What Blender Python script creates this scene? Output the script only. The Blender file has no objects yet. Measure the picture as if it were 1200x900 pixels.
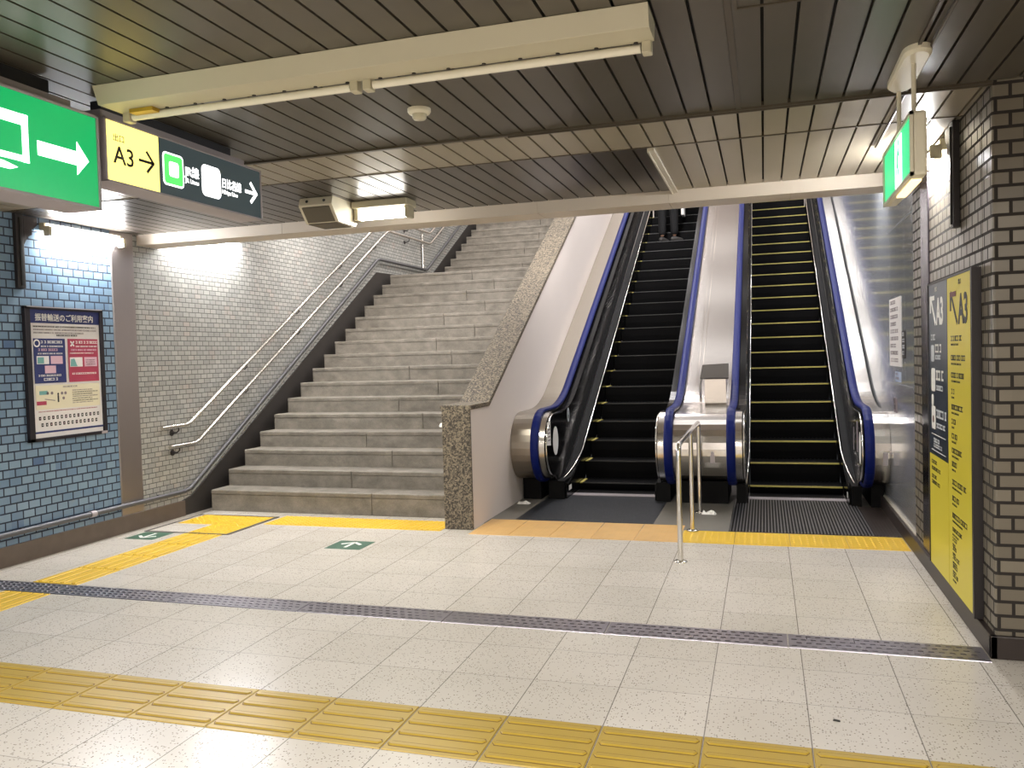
import bpy, bmesh, math, random
from mathutils import Vector, Matrix
random.seed(7)
C = bpy.context.scene.collection
PI = math.pi

# ------------------------------------------------------------------ helpers
class MB:
    """collects simple shapes; build() links them as one mesh object"""
    def __init__(s): s.v = []; s.f = []; s.m = []; s.sm = []
    def add(s, vs, fs, mi=0, smooth=False):
        o = len(s.v); s.v += [tuple(p) for p in vs]
        for f in fs: s.f.append([o + i for i in f]); s.m.append(mi); s.sm.append(smooth)
        return s
    def box(s, x0, x1, y0, y1, z0, z1, mi=0):
        vs = [(x, y, z) for x in (x0, x1) for y in (y0, y1) for z in (z0, z1)]
        return s.add(vs, [(0,1,3,2),(4,6,7,5),(0,4,5,1),(2,3,7,6),(0,2,6,4),(1,5,7,3)], mi)
    def hexa(s, b, t, mi=0):
        return s.add(list(b) + list(t), [(3,2,1,0),(4,5,6,7),(0,1,5,4),(1,2,6,5),(2,3,7,6),(3,0,4,7)], mi)
    def prism(s, poly, x0, x1, mi=0, axis='x', smooth=False):
        n = len(poly)
        if axis == 'x': P = lambda a, x: (x, a[0], a[1])
        elif axis == 'y': P = lambda a, x: (a[0], x, a[1])
        else: P = lambda a, x: (a[0], a[1], x)
        vs = [P(a, x0) for a in poly] + [P(a, x1) for a in poly]
        fs = [tuple(range(n))[::-1], tuple(range(n, 2*n))]
        s.add(vs, fs, mi)
        s.add(vs, [(i, (i+1) % n, n + (i+1) % n, n + i) for i in range(n)], mi, smooth)
        return s
    def tube(s, pts, r, n=10, mi=0, closed=False, caps=True):
        pts = [Vector(p) for p in pts]; k = len(pts); vs = []; prev = None
        for i, p in enumerate(pts):
            if closed: d = pts[(i+1) % k] - pts[i-1]
            else: d = pts[min(i+1, k-1)] - pts[max(i-1, 0)]
            d.normalize()
            if prev is None:
                a = Vector((0,0,1)) if abs(d.z) < .9 else Vector((1,0,0))
                u = d.cross(a).normalized()
            else: u = (prev - d * prev.dot(d)).normalized()
            prev = u; w = d.cross(u)
            rr = r[i] if isinstance(r, (list, tuple)) else r
            for j in range(n):
                t = 2*PI*j/n; vs.append(p + u*math.cos(t)*rr + w*math.sin(t)*rr)
        fs = []
        for i in range(k if closed else k-1):
            for j in range(n):
                a = i*n + j; b = i*n + (j+1) % n; c = ((i+1) % k)*n + (j+1) % n; d = ((i+1) % k)*n + j
                fs.append((a, b, c, d))
        s.add(vs, fs, mi, True)
        if caps and not closed:
            s.add(vs[:n], [tuple(range(n))[::-1]], mi); s.add(vs[-n:], [tuple(range(n))], mi)
        return s
    def cyl(s, p0, p1, r, n=16, mi=0): return s.tube([p0, p1], r, n, mi)
    def lathe(s, c, prof, n=24, mi=0, smooth=True):
        vs = []; k = len(prof)
        for (r, z) in prof:
            for j in range(n):
                t = 2*PI*j/n; vs.append((c[0]+r*math.cos(t), c[1]+r*math.sin(t), c[2]+z))
        fs = [(i*n+j, i*n+(j+1) % n, (i+1)*n+(j+1) % n, (i+1)*n+j) for i in range(k-1) for j in range(n)]
        s.add(vs, fs, mi, smooth)
        s.add(vs[:n], [tuple(range(n))[::-1]], mi); s.add(vs[-n:], [tuple(range(n))], mi)
        return s
    def sweep(s, path, prof, x, mi=0, smooth=True):
        """path in YZ, prof = [(dx, dn)] ring; dn along the left normal of the path"""
        nrm = normals(path); vs = []; n = len(prof)
        for (p, q) in zip(path, nrm):
            for (dx, dn) in prof: vs.append((x + dx, p[0] + q[0]*dn, p[1] + q[1]*dn))
        fs = [(i*n+j, i*n+(j+1) % n, (i+1)*n+(j+1) % n, (i+1)*n+j) for i in range(len(path)-1) for j in range(n)]
        s.add(vs, fs, mi, smooth)
        s.add(vs[:n], [tuple(range(n))[::-1]], mi); s.add(vs[-n:], [tuple(range(n))], mi)
        return s
    def build(s, name, mats, parent=None, bevel=0):
        me = bpy.data.meshes.new(name)
        off = Vector(parent['_w']) if parent is not None else Vector((0,0,0))
        me.from_pydata([tuple(Vector(p) - off) for p in s.v], [], s.f)
        mats = mats if isinstance(mats, (list, tuple)) else [mats]
        for m in mats: me.materials.append(m)
        me.polygons.foreach_set('material_index', s.m)
        me.polygons.foreach_set('use_smooth', s.sm)
        me.validate(); me.update()
        bm = bmesh.new(); bm.from_mesh(me); bmesh.ops.recalc_face_normals(bm, faces=bm.faces); bm.to_mesh(me); bm.free()
        o = bpy.data.objects.new(name, me); C.objects.link(o)
        if parent is not None: o.parent = parent
        o['_w'] = tuple(off)
        if bevel:
            b = o.modifiers.new('Bevel', 'BEVEL'); b.width = bevel; b.segments = 2; b.limit_method = 'ANGLE'
        return o

def normals(path):
    out = []
    for i in range(len(path)):
        a = path[max(i-1, 0)]; b = path[min(i+1, len(path)-1)]
        d = (b[0]-a[0], b[1]-a[1]); l = math.hypot(*d) or 1
        out.append((-d[1]/l, d[0]/l))
    return out
def offset(path, d): return [(p[0]+q[0]*d, p[1]+q[1]*d) for p, q in zip(path, normals(path))]

def thing(name, label, cat, loc, group=None):
    o = bpy.data.objects.new(name, None); C.objects.link(o); o.location = loc; o.empty_display_size = .1
    o['_w'] = tuple(loc); o['label'] = label; o['category'] = cat
    if group: o['group'] = group
    return o
def tag(o, label, cat, group=None):
    o['label'] = label; o['category'] = cat
    if group: o['group'] = group
    return o
def recenter(o, loc):
    """put a one-mesh thing's origin at its base"""
    loc = Vector(loc); o.data.transform(Matrix.Translation(-loc)); o.location = loc; o['_w'] = tuple(loc); return o
def struct(name, mb, mats, bevel=0):
    o = mb.build(name, mats, None, bevel); o['kind'] = 'structure'; return o

class Board:
    """flat lettering and shapes laid on a sign face: u to the right, v up, n out of the face"""
    def __init__(s, o, u, v, n): s.o = Vector(o); s.u = Vector(u); s.v = Vector(v); s.n = Vector(n)
    def P(s, a, b, h): return s.o + s.u*a + s.v*b + s.n*h
    def poly(s, mb, pts, h, d=.0012, mi=0):
        k = len(pts)
        vs = [s.P(a, b, h) for a, b in pts] + [s.P(a, b, h+d) for a, b in pts]
        return mb.add(vs, [tuple(range(k))[::-1], tuple(range(k, 2*k))] + [(i, (i+1) % k, k+(i+1) % k, k+i) for i in range(k)], mi)
    def rect(s, mb, a0, b0, a1, b1, h, d=.0012, mi=0): return s.poly(mb, [(a0,b0),(a1,b0),(a1,b1),(a0,b1)], h, d, mi)
    def rrect(s, mb, a0, b0, a1, b1, r, h, d=.0012, mi=0):
        pts = []
        for cx, cy, t0 in ((a1-r, b0+r, -PI/2), (a1-r, b1-r, 0), (a0+r, b1-r, PI/2), (a0+r, b0+r, PI)):
            for k in range(7): t = t0 + PI/2*k/6; pts.append((cx+r*math.cos(t), cy+r*math.sin(t)))
        return s.poly(mb, pts, h, d, mi)
    def disc(s, mb, a, b, ra, rb, h, d=.0012, mi=0, n=28):
        return s.poly(mb, [(a+ra*math.cos(2*PI*k/n), b+rb*math.sin(2*PI*k/n)) for k in range(n)], h, d, mi)
    def ring(s, mb, a, b, r, w, h, d=.0012, mi=0, n=24):
        for k in range(n):
            t0, t1 = 2*PI*k/n, 2*PI*(k+1)/n
            s.poly(mb, [(a+r*math.cos(t0), b+r*math.sin(t0)), (a+(r+w)*math.cos(t0), b+(r+w)*math.sin(t0)),
                        (a+(r+w)*math.cos(t1), b+(r+w)*math.sin(t1)), (a+r*math.cos(t1), b+r*math.sin(t1))][::-1], h, d, mi)
        return mb
    def stroke(s, mb, p, q, w, h, d=.0012, mi=0):
        dx, dy = q[0]-p[0], q[1]-p[1]; l = math.hypot(dx, dy); nx, ny = -dy/l*w/2, dx/l*w/2
        return s.poly(mb, [(p[0]-nx,p[1]-ny),(q[0]-nx,q[1]-ny),(q[0]+nx,q[1]+ny),(p[0]+nx,p[1]+ny)], h, d, mi)
    def text(s, mb, body, a, b, size, h, d=.0012, mi=0, sx=1.0, align='LEFT', bold=0.0):
        """b = baseline; size = em height"""
        cu = bpy.data.curves.new('lettering', 'FONT'); cu.body = body; cu.size = size; cu.align_x = align; cu.extrude = d/2; cu.offset = bold*size
        cu.resolution_u = 3
        o = bpy.data.objects.new('lettering', cu); C.objects.link(o)
        dg = bpy.context.evaluated_depsgraph_get(); dg.update()
        me = bpy.data.meshes.new_from_object(o.evaluated_get(dg))
        vs = [s.P(a + v.co.x*sx, b + v.co.y, h + d/2 + v.co.z) for v in me.vertices]
        mb.add(vs, [tuple(p.vertices) for p in me.polygons], mi)
        bpy.data.objects.remove(o); bpy.data.curves.remove(cu); bpy.data.meshes.remove(me)
        return mb
    def greek(s, mb, a, b, w, hgt, h, n=None, d=.0008, mi=0):
        """illegible small print: a row of little block marks"""
        x = a; step = hgt*1.05
        while x < a + w - step*.4:
            k = random.random()
            s.rect(mb, x, b, x+step*.86, b+hgt*.22, h, d, mi); s.rect(mb, x, b+hgt*.78, x+step*.86, b+hgt, h, d, mi)
            if k < .7: s.rect(mb, x+step*.1*k*3, b+hgt*.22, x+step*.1*k*3+step*.2, b+hgt*.78, h, d, mi)
            if k > .3: s.rect(mb, x+step*.55, b+hgt*.22, x+step*.75, b+hgt*.78, h, d, mi)
            x += step*(1.0 if k < .85 else 1.5)
        return mb

# ------------------------------------------------------------------ materials
def lin(c):
    c = c/255
    return c/12.92 if c <= .04045 else ((c+.055)/1.055)**2.4
def rgb(r, g, b): return (lin(r), lin(g), lin(b), 1)
def newmat(name):
    m = bpy.data.materials.new(name); m.use_nodes = True
    nt = m.node_tree; return m, nt, nt.nodes['Principled BSDF']
def setin(p, **kw):
    for k, v in kw.items(): p.inputs[k.replace('_', ' ')].default_value = v
def mat(name, col, rough=.5, metal=0, var=0.0, vscale=8, bump=0.0, bscale=60, emit=None, es=0, spec=None, coat=0):
    m, nt, p = newmat(name); setin(p, Base_Color=col, Roughness=rough, Metallic=metal)
    if spec is not None: p.inputs['Specular IOR Level'].default_value = spec
    if coat: p.inputs['Coat Weight'].default_value = coat
    N = nt.nodes; L = nt.links
    if var or bump:
        tc = N.new('ShaderNodeTexCoord')
        if var:
            no = N.new('ShaderNodeTexNoise'); no.inputs['Scale'].default_value = vscale; no.inputs['Detail'].default_value = 4
            L.new(tc.outputs['Object'], no.inputs['Vector'])
            mx = N.new('ShaderNodeMix'); mx.data_type = 'RGBA'
            mx.inputs['A'].default_value = tuple(c*(1-var) for c in col[:3]) + (1,)
            mx.inputs['B'].default_value = tuple(min(1, c*(1+var)) for c in col[:3]) + (1,)
            L.new(no.outputs['Fac'], mx.inputs['Factor']); L.new(mx.outputs['Result'], p.inputs['Base Color'])
        if bump:
            nb = N.new('ShaderNodeTexNoise'); nb.inputs['Scale'].default_value = bscale; nb.inputs['Detail'].default_value = 3
            L.new(tc.outputs['Object'], nb.inputs['Vector'])
            b = N.new('ShaderNodeBump'); b.inputs['Strength'].default_value = bump; b.inputs['Distance'].default_value = .01
            L.new(nb.outputs['Fac'], b.inputs['Height']); L.new(b.outputs['Normal'], p.inputs['Normal'])
    if emit: p.inputs['Emission Color'].default_value = emit; p.inputs['Emission Strength'].default_value = es
    return m

def brickmat(name, c1, c2, cm, axis, bw, rh, mortar=.006, rough=.28, off=0.0, blend=None):
    """glazed tile wall in running bond; blend=(c, scale) mixes patches of a third tile colour"""
    m, nt, p = newmat(name); N = nt.nodes; L = nt.links
    g = N.new('ShaderNodeNewGeometry'); sp = N.new('ShaderNodeSeparateXYZ'); L.new(g.outputs['Position'], sp.inputs[0])
    cb = N.new('ShaderNodeCombineXYZ'); ad = N.new('ShaderNodeMath'); ad.operation = 'ADD'; ad.inputs[1].default_value = 20 + off
    L.new(sp.outputs[axis], ad.inputs[0]); L.new(ad.outputs[0], cb.inputs[0]); L.new(sp.outputs['Z'], cb.inputs[1])
    b = N.new('ShaderNodeTexBrick'); L.new(cb.outputs[0], b.inputs['Vector'])
    b.offset = .5; b.squash = 1
    for k, v in (('Color1', c1), ('Color2', c2), ('Mortar', cm), ('Scale', 1), ('Mortar Size', mortar), ('Mortar Smooth', .15), ('Bias', 0), ('Brick Width', bw), ('Row Height', rh)): b.inputs[k].default_value = v
    if blend:
        mx = N.new('ShaderNodeMix'); mx.data_type = 'RGBA'; no = N.new('ShaderNodeTexNoise'); no.inputs['Scale'].default_value = blend[1]
        sn = N.new('ShaderNodeVectorMath'); sn.operation = 'SNAP'; sn.inputs[1].default_value = (bw, rh, 1); L.new(cb.outputs[0], sn.inputs[0]); L.new(sn.outputs[0], no.inputs['Vector'])
        rp = N.new('ShaderNodeValToRGB'); rp.color_ramp.elements[0].position = .55; rp.color_ramp.elements[1].position = .72; L.new(no.outputs['Fac'], rp.inputs[0])
        L.new(rp.outputs[0], mx.inputs['Factor']); mx.inputs['A'].default_value = c2; mx.inputs['B'].default_value = blend[0]; L.new(mx.outputs['Result'], b.inputs['Color2'])
    L.new(b.outputs['Color'], p.inputs['Base Color'])
    mr = N.new('ShaderNodeMapRange'); mr.inputs['To Min'].default_value = rough; mr.inputs['To Max'].default_value = .9; L.new(b.outputs['Fac'], mr.inputs['Value']); L.new(mr.outputs[0], p.inputs['Roughness'])
    inv = N.new('ShaderNodeMath'); inv.operation = 'SUBTRACT'; inv.inputs[0].default_value = 1; L.new(b.outputs['Fac'], inv.inputs[1])
    nz = N.new('ShaderNodeTexNoise'); nz.inputs['Scale'].default_value = 25; L.new(cb.outputs[0], nz.inputs['Vector'])
    ma = N.new('ShaderNodeMath'); ma.operation = 'MULTIPLY_ADD'; ma.inputs[1].default_value = .25; L.new(nz.outputs['Fac'], ma.inputs[0]); L.new(inv.outputs[0], ma.inputs[2])
    bp = N.new('ShaderNodeBump'); bp.inputs['Strength'].default_value = .5; bp.inputs['Distance'].default_value = .004
    L.new(ma.outputs[0], bp.inputs['Height']); L.new(bp.outputs['Normal'], p.inputs['Normal'])
    return m

SX, SX0, SY0 = .3915, .146, 3.18       # floor tile pitch and one joint of each direction
def floormat():
    m, nt, p = newmat('terrazzo_tile'); N = nt.nodes; L = nt.links
    g = N.new('ShaderNodeNewGeometry'); sp = N.new('ShaderNodeSeparateXYZ'); L.new(g.outputs['Position'], sp.inputs[0])
    def joint(out, o, wid):
        a = N.new('ShaderNodeMath'); a.operation = 'SUBTRACT'; a.inputs[1].default_value = o - SX*60; L.new(out, a.inputs[0])
        d = N.new('ShaderNodeMath'); d.operation = 'DIVIDE'; d.inputs[1].default_value = SX; L.new(a.outputs[0], d.inputs[0])
        pp = N.new('ShaderNodeMath'); pp.operation = 'PINGPONG'; pp.inputs[1].default_value = .5; L.new(d.outputs[0], pp.inputs[0])
        lt = N.new('ShaderNodeMath'); lt.operation = 'LESS_THAN'; lt.inputs[1].default_value = wid/SX; L.new(pp.outputs[0], lt.inputs[0])
        fl = N.new('ShaderNodeMath'); fl.operation = 'FLOOR'; L.new(d.outputs[0], fl.inputs[0]); return lt, fl
    jx, fx = joint(sp.outputs['X'], SX0, .0022); jy, fy = joint(sp.outputs['Y'], SY0, .0017)
    # joints that run away from the viewer are darker than the cross joints
    sy = N.new('ShaderNodeMath'); sy.operation = 'MULTIPLY'; sy.inputs[1].default_value = .6; L.new(jy.outputs[0], sy.inputs[0])
    sx = N.new('ShaderNodeMath'); sx.operation = 'MULTIPLY'; sx.inputs[1].default_value = .75; L.new(jx.outputs[0], sx.inputs[0])
    jm = N.new('ShaderNodeMath'); jm.operation = 'MAXIMUM'; L.new(sx.outputs[0], jm.inputs[0]); L.new(sy.outputs[0], jm.inputs[1])
    # per tile tone
    cb = N.new('ShaderNodeCombineXYZ'); L.new(fx.outputs[0], cb.inputs[0]); L.new(fy.outputs[0], cb.inputs[1])
    wn = N.new('ShaderNodeTexWhiteNoise'); wn.noise_dimensions = '2D'; L.new(cb.outputs[0], wn.inputs['Vector'])
    base = N.new('ShaderNodeMix'); base.data_type = 'RGBA'; base.inputs['A'].default_value = rgb(206,199,188); base.inputs['B'].default_value = rgb(214,207,197); L.new(wn.outputs['Value'], base.inputs['Factor'])
    # chips
    vo = N.new('ShaderNodeTexVoronoi'); vo.inputs['Scale'].default_value = 105; L.new(g.outputs['Position'], vo.inputs['Vector'])
    vc = N.new('ShaderNodeSeparateColor'); L.new(vo.outputs['Color'], vc.inputs[0])
    near = N.new('ShaderNodeMath'); near.operation = 'LESS_THAN'; near.inputs[1].default_value = .36; L.new(vo.outputs['Distance'], near.inputs[0])
    pick = N.new('ShaderNodeMath'); pick.operation = 'LESS_THAN'; pick.inputs[1].default_value = .28; L.new(vc.outputs[0], pick.inputs[0])
    chip = N.new('ShaderNodeMath'); chip.operation = 'MULTIPLY'; L.new(near.outputs[0], chip.inputs[0]); L.new(pick.outputs[0], chip.inputs[1])
    cc = N.new('ShaderNodeMix'); cc.data_type = 'RGBA'; cc.inputs['A'].default_value = rgb(120,110,98); cc.inputs['B'].default_value = rgb(168,158,146); L.new(vc.outputs[1], cc.inputs['Factor'])
    m1 = N.new('ShaderNodeMix'); m1.data_type = 'RGBA'; L.new(chip.outputs[0], m1.inputs['Factor']); L.new(base.outputs['Result'], m1.inputs['A']); L.new(cc.outputs['Result'], m1.inputs['B'])
    # fine grime
    no = N.new('ShaderNodeTexNoise'); no.inputs['Scale'].default_value = 1.3; no.inputs['Detail'].default_value = 3; L.new(g.outputs['Position'], no.inputs['Vector'])
    rp = N.new('ShaderNodeValToRGB'); rp.color_ramp.elements[0].position = .3; rp.color_ramp.elements[0].color = (.90,.895,.88,1); rp.color_ramp.elements[1].position = .65; rp.color_ramp.elements[1].color = (1,1,1,1); L.new(no.outputs['Fac'], rp.inputs[0])
    m2 = N.new('ShaderNodeMix'); m2.data_type = 'RGBA'; m2.blend_type = 'MULTIPLY'; m2.inputs['Factor'].default_value = 1; L.new(m1.outputs['Result'], m2.inputs['A']); L.new(rp.outputs[0], m2.inputs['B'])
    m3 = N.new('ShaderNodeMix'); m3.data_type = 'RGBA'; L.new(jm.outputs[0], m3.inputs['Factor']); L.new(m2.outputs['Result'], m3.inputs['A']); m3.inputs['B'].default_value = rgb(84,78,70)
    L.new(m3.outputs['Result'], p.inputs['Base Color'])
    rr = N.new('ShaderNodeMapRange'); rr.inputs['From Min'].default_value = .3; rr.inputs['From Max'].default_value = .7; rr.inputs['To Min'].default_value = .27; rr.inputs['To Max'].default_value = .245; L.new(no.outputs['Fac'], rr.inputs['Value']); L.new(rr.outputs[0], p.inputs['Roughness'])
    return m

def granite(name, a, b, scale, rough=.5):
    m, nt, p = newmat(name); N = nt.nodes; L = nt.links
    g = N.new('ShaderNodeNewGeometry'); vo = N.new('ShaderNodeTexVoronoi'); vo.inputs['Scale'].default_value = scale; L.new(g.outputs['Position'], vo.inputs['Vector'])
    s = N.new('ShaderNodeSeparateColor'); L.new(vo.outputs['Color'], s.inputs[0])
    rp = N.new('ShaderNodeValToRGB'); e = rp.color_ramp.elements; e[0].color = a; e[0].position = .2; e[1].color = b; e[1].position = .9; L.new(s.outputs[0], rp.inputs[0])
    L.new(rp.outputs[0], p.inputs['Base Color']); setin(p, Roughness=rough); return m

def stepmat():
    m, nt, p = newmat('step_stone'); N = nt.nodes; L = nt.links
    g = N.new('ShaderNodeNewGeometry'); mp = N.new('ShaderNodeMapping'); mp.inputs['Scale'].default_value = (5, 6, 7); L.new(g.outputs['Position'], mp.inputs[0])
    no = N.new('ShaderNodeTexNoise'); no.inputs['Scale'].default_value = 1.3; no.inputs['Detail'].default_value = 7; no.inputs['Roughness'].default_value = .65; L.new(mp.outputs[0], no.inputs['Vector'])
    rp = N.new('ShaderNodeValToRGB'); e = rp.color_ramp.elements; e[0].color = rgb(103,97,87); e[0].position = .3; e[1].color = rgb(144,137,126); e[1].position = .7; L.new(no.outputs['Fac'], rp.inputs[0])
    n2 = N.new('ShaderNodeTexNoise'); n2.inputs['Scale'].default_value = 160; L.new(g.outputs['Position'], n2.inputs['Vector'])
    r2 = N.new('ShaderNodeValToRGB'); r2.color_ramp.elements[0].position = .35; r2.color_ramp.elements[0].color = (.8,.8,.8,1); r2.color_ramp.elements[1].position = .6; r2.color_ramp.elements[1].color = (1,1,1,1); L.new(n2.outputs['Fac'], r2.inputs[0])
    mx = N.new('ShaderNodeMix'); mx.data_type = 'RGBA'; mx.blend_type = 'MULTIPLY'; mx.inputs['Factor'].default_value = 1; L.new(rp.outputs[0], mx.inputs['A']); L.new(r2.outputs[0], mx.inputs['B'])
    L.new(mx.outputs['Result'], p.inputs['Base Color']); setin(p, Roughness=.6); return m

def brushed(name, col, rough, sc=(2, 2, 90), metal=1.0):
    m, nt, p = newmat(name); N = nt.nodes; L = nt.links
    setin(p, Base_Color=col, Metallic=metal)
    g = N.new('ShaderNodeNewGeometry'); mp = N.new('ShaderNodeMapping'); mp.inputs['Scale'].default_value = sc; L.new(g.outputs['Position'], mp.inputs[0])
    no = N.new('ShaderNodeTexNoise'); no.inputs['Scale'].default_value = 3; no.inputs['Detail'].default_value = 3; L.new(mp.outputs[0], no.inputs['Vector'])
    mr = N.new('ShaderNodeMapRange'); mr.inputs['To Min'].default_value = rough*.75; mr.inputs['To Max'].default_value = rough*1.3; L.new(no.outputs['Fac'], mr.inputs['Value']); L.new(mr.outputs[0], p.inputs['Roughness'])
    return m

M_floor = floormat()
M_blue = brickmat('blue_glazed_tile', rgb(108,133,157), rgb(128,152,172), rgb(36,46,62), 'Y', .107, .0655, .006, .25, .0, (rgb(88,112,146), 9))
M_grey = brickmat('grey_glazed_tile', rgb(146,147,143), rgb(168,167,162), rgb(92,92,90), 'Y', .094, .0475, .004, .28, .03, (rgb(172,158,150), 6))
M_brickR = brickmat('taupe_tile', rgb(106,98,84), rgb(122,114,99), rgb(42,37,33), 'Y', .12, .0665, .008, .32, .02, (rgb(128,120,104), 7))
M_brickF = brickmat('taupe_tile_front', rgb(106,98,84), rgb(122,114,99), rgb(42,37,33), 'X', .12, .0665, .008, .32, .03, (rgb(128,120,104), 7))
M_slat = mat('ceiling_slat_taupe', rgb(84,78,68), .36, .25, .06, 3)
M_slatL = mat('ceiling_slat_cream', rgb(150,140,120), .36, .15, .05, 3)
M_slatD = mat('ceiling_slat_brown', rgb(74,67,61), .30, .3, .08, 3)
M_gap = mat('slat_gap_black', rgb(20,18,16), .8)
M_beam = mat('painted_beam', rgb(196,184,168), .5, 0, .04, 5)
M_trimD = mat('ceiling_trim_bronze', rgb(92,84,72), .4, .6)
M_trimL = mat('ceiling_trim_cream', rgb(196,188,172), .4, .2)
M_steelcol = brushed('steel_column', rgb(164,157,155), .36, (40, 40, 2))
M_steelR = brushed('dark_steel_strip', rgb(104,96,104), .22, (40, 40, 2))
M_base = mat('stone_base', rgb(92,80,70), .55, 0, .25, 9)
M_baseR = mat('brown_base', rgb(48,39,35), .4, 0, .1, 9)
M_step = stepmat()
M_side = mat('dark_stringer', rgb(42,37,33), .7, 0, .2, 8)
M_gran = granite('speckled_granite', rgb(58,51,43), rgb(134,122,102), 85, .55)
M_white = mat('white_wall_panel', rgb(214,204,196), .45, 0, .03, 2)
M_ss = brushed('stainless', rgb(206,202,196), .2, (3, 60, 60))
M_ssm = brushed('stainless_mirror', rgb(206,202,198), .2, (3, 20, 20))
M_rail = mat('polished_rail', rgb(222,218,212), .18, 1)
M_deckL = brushed('satin_deck', rgb(158,150,138), .34, (60, 3, 3))
M_blueR = mat('blue_rubber', rgb(10,24,88), .42, 0, .05, 4, spec=.15)
M_black = mat('black_panel', rgb(11,11,12), .16, .0, spec=.14)
M_blackm = mat('black_base', rgb(9,9,9), .5, spec=.12)
M_tread = mat('black_cleat', rgb(6,6,7), .5, spec=.09)
M_yel = mat('step_edge_yellow', rgb(196,182,96), .5)
M_yel2 = mat('step_edge_grey', rgb(46,46,44), .4)
M_chrome = mat('chrome_line', rgb(226,222,216), .15, 1)
M_plateD = brushed('dark_landing', rgb(78,80,84), .38, (60, 3, 3), .8)
M_plateL = brushed('ribbed_landing', rgb(140,138,138), .35, (60, 3, 3), .9)
M_greyfl = mat('grey_floor_stone', rgb(112,108,100), .5, 0, .1, 12)
M_tac = mat('tactile_yellow', rgb(220,180,44), .38, 0, .08, 6)
M_tacF = mat('tactile_ochre', rgb(178,149,54), .36, 0, .10, 5)
M_tacD = mat('tactile_bar_shade', rgb(118,86,28), .6)  # shade beside the tactile bars, put into the colour
M_tacO = mat('tactile_orange_worn', rgb(208,166,102), .45, 0, .14, 7)
M_hatch = mat('hatch_frame', rgb(96,92,86), .45, .5)
M_drain = brushed('drain_steel', rgb(152,148,154), .30, (40, 3, 3))
M_green = mat('floor_sign_green', rgb(62,98,78), .45, 0, .08, 8)
M_whitep = mat('white_print', rgb(236,234,228), .5)
M_cream = mat('lamp_enamel_cream', rgb(184,176,150), .42, 0, .04, 5)
M_tubeoff = mat('unlit_tube', rgb(226,220,200), .25)
M_brass = mat('socket_brass', rgb(196,160,60), .35, .6)
M_ivory = mat('ivory_plastic', rgb(212,204,180), .42)
M_mesh = mat('speaker_mesh', rgb(96,88,72), .6, 0, 0, 8, .5, 300)
M_dark = mat('dark_metal', rgb(58,54,54), .45, .5)
M_darkg = mat('dark_housing', rgb(46,46,50), .5, .3)
M_alu = mat('sign_aluminium', rgb(168,160,162), .45, .25)
M_frame = mat('poster_frame', rgb(38,34,40), .4, .3)
M_navy = mat('print_navy', rgb(38,48,104), .5)
M_red = mat('print_red', rgb(170,58,84), .5)
M_paper = mat('print_paper', rgb(226,222,220), .5)
M_cream2 = mat('print_cream', rgb(226,218,190), .5)
M_pink = mat('print_pink', rgb(214,176,190), .5)
M_teal = mat('print_teal', rgb(112,164,160), .5)
M_ink = mat('print_black', rgb(30,28,26), .5)
M_inkg = mat('print_grey', rgb(128,116,120), .5)
M_lblue = mat('print_pale_blue', rgb(168,180,204), .5)
M_signD = mat('sign_navy', rgb(34,44,58), .35)
M_signY = mat('sign_yellow', rgb(214,198,58), .4)
M_maroon = mat('arrow_maroon', rgb(96,40,24), .5)
M_silver = mat('print_silver', rgb(206,210,214), .45)
M_tube = mat('lit_tube', (1,1,1,1), .4, emit=(1,.97,.9,1), es=14)
M_tubeW = mat('lit_wall_tube', (1,1,1,1), .4, emit=(.97,.98,1,1), es=300)
M_gE = mat('lit_green', rgb(10,150,80), .3, emit=rgb(6,166,92), es=.7)
M_gE2 = mat('lit_green_small', rgb(20,160,110), .3, emit=rgb(10,190,120), es=1.1)
M_wE = mat('lit_white', (1,1,1,1), .4, emit=(1,1,1,1), es=1.6)
M_yE = mat('lit_yellow', rgb(240,220,80), .3, emit=rgb(255,238,130), es=1.25)
M_grE = mat('lit_line_green', rgb(90,220,100), .3, emit=rgb(80,225,95), es=1.0)
M_dE = mat('sign_dark_face', rgb(40,48,50), .3, emit=rgb(52,62,64), es=.7)
M_lampface = mat('lit_under_window', rgb(255,240,200), .4, emit=rgb(255,228,170), es=1.2)
M_skin = mat('skin', rgb(196,150,124), .5)
M_cloth = mat('dark_trousers', rgb(13,13,15), .85)
M_coat = mat('charcoal_jacket', rgb(38,38,44), .8)
M_hair = mat('black_hair', rgb(20,17,15), .5)
M_shoe = mat('grey_shoe', rgb(74,71,69), .6)
def polished():
    m, nt, p = newmat('polished_grey_tile'); N = nt.nodes; L = nt.links
    g = N.new('ShaderNodeNewGeometry'); sp = N.new('ShaderNodeSeparateXYZ'); L.new(g.outputs['Position'], sp.inputs[0])
    cb = N.new('ShaderNodeCombineXYZ'); L.new(sp.outputs['Y'], cb.inputs[0]); L.new(sp.outputs['Z'], cb.inputs[1])
    b = N.new('ShaderNodeTexBrick'); b.offset = 0; L.new(cb.outputs[0], b.inputs['Vector'])
    for k, v in (('Color1', rgb(166,170,175)), ('Color2', rgb(170,174,178)), ('Mortar', rgb(206,208,208)), ('Scale', 1), ('Mortar Size', .0035), ('Mortar Smooth', .1), ('Bias', 0), ('Brick Width', .78), ('Row Height', 2.45)): b.inputs[k].default_value = v
    L.new(b.outputs['Color'], p.inputs['Base Color']); setin(p, Roughness=.13, Metallic=.4); return m
M_pol = polished()
M_polS = brushed('polished_steel_panel', rgb(176,177,180), .16, (20, 20, 3), .55)

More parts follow.
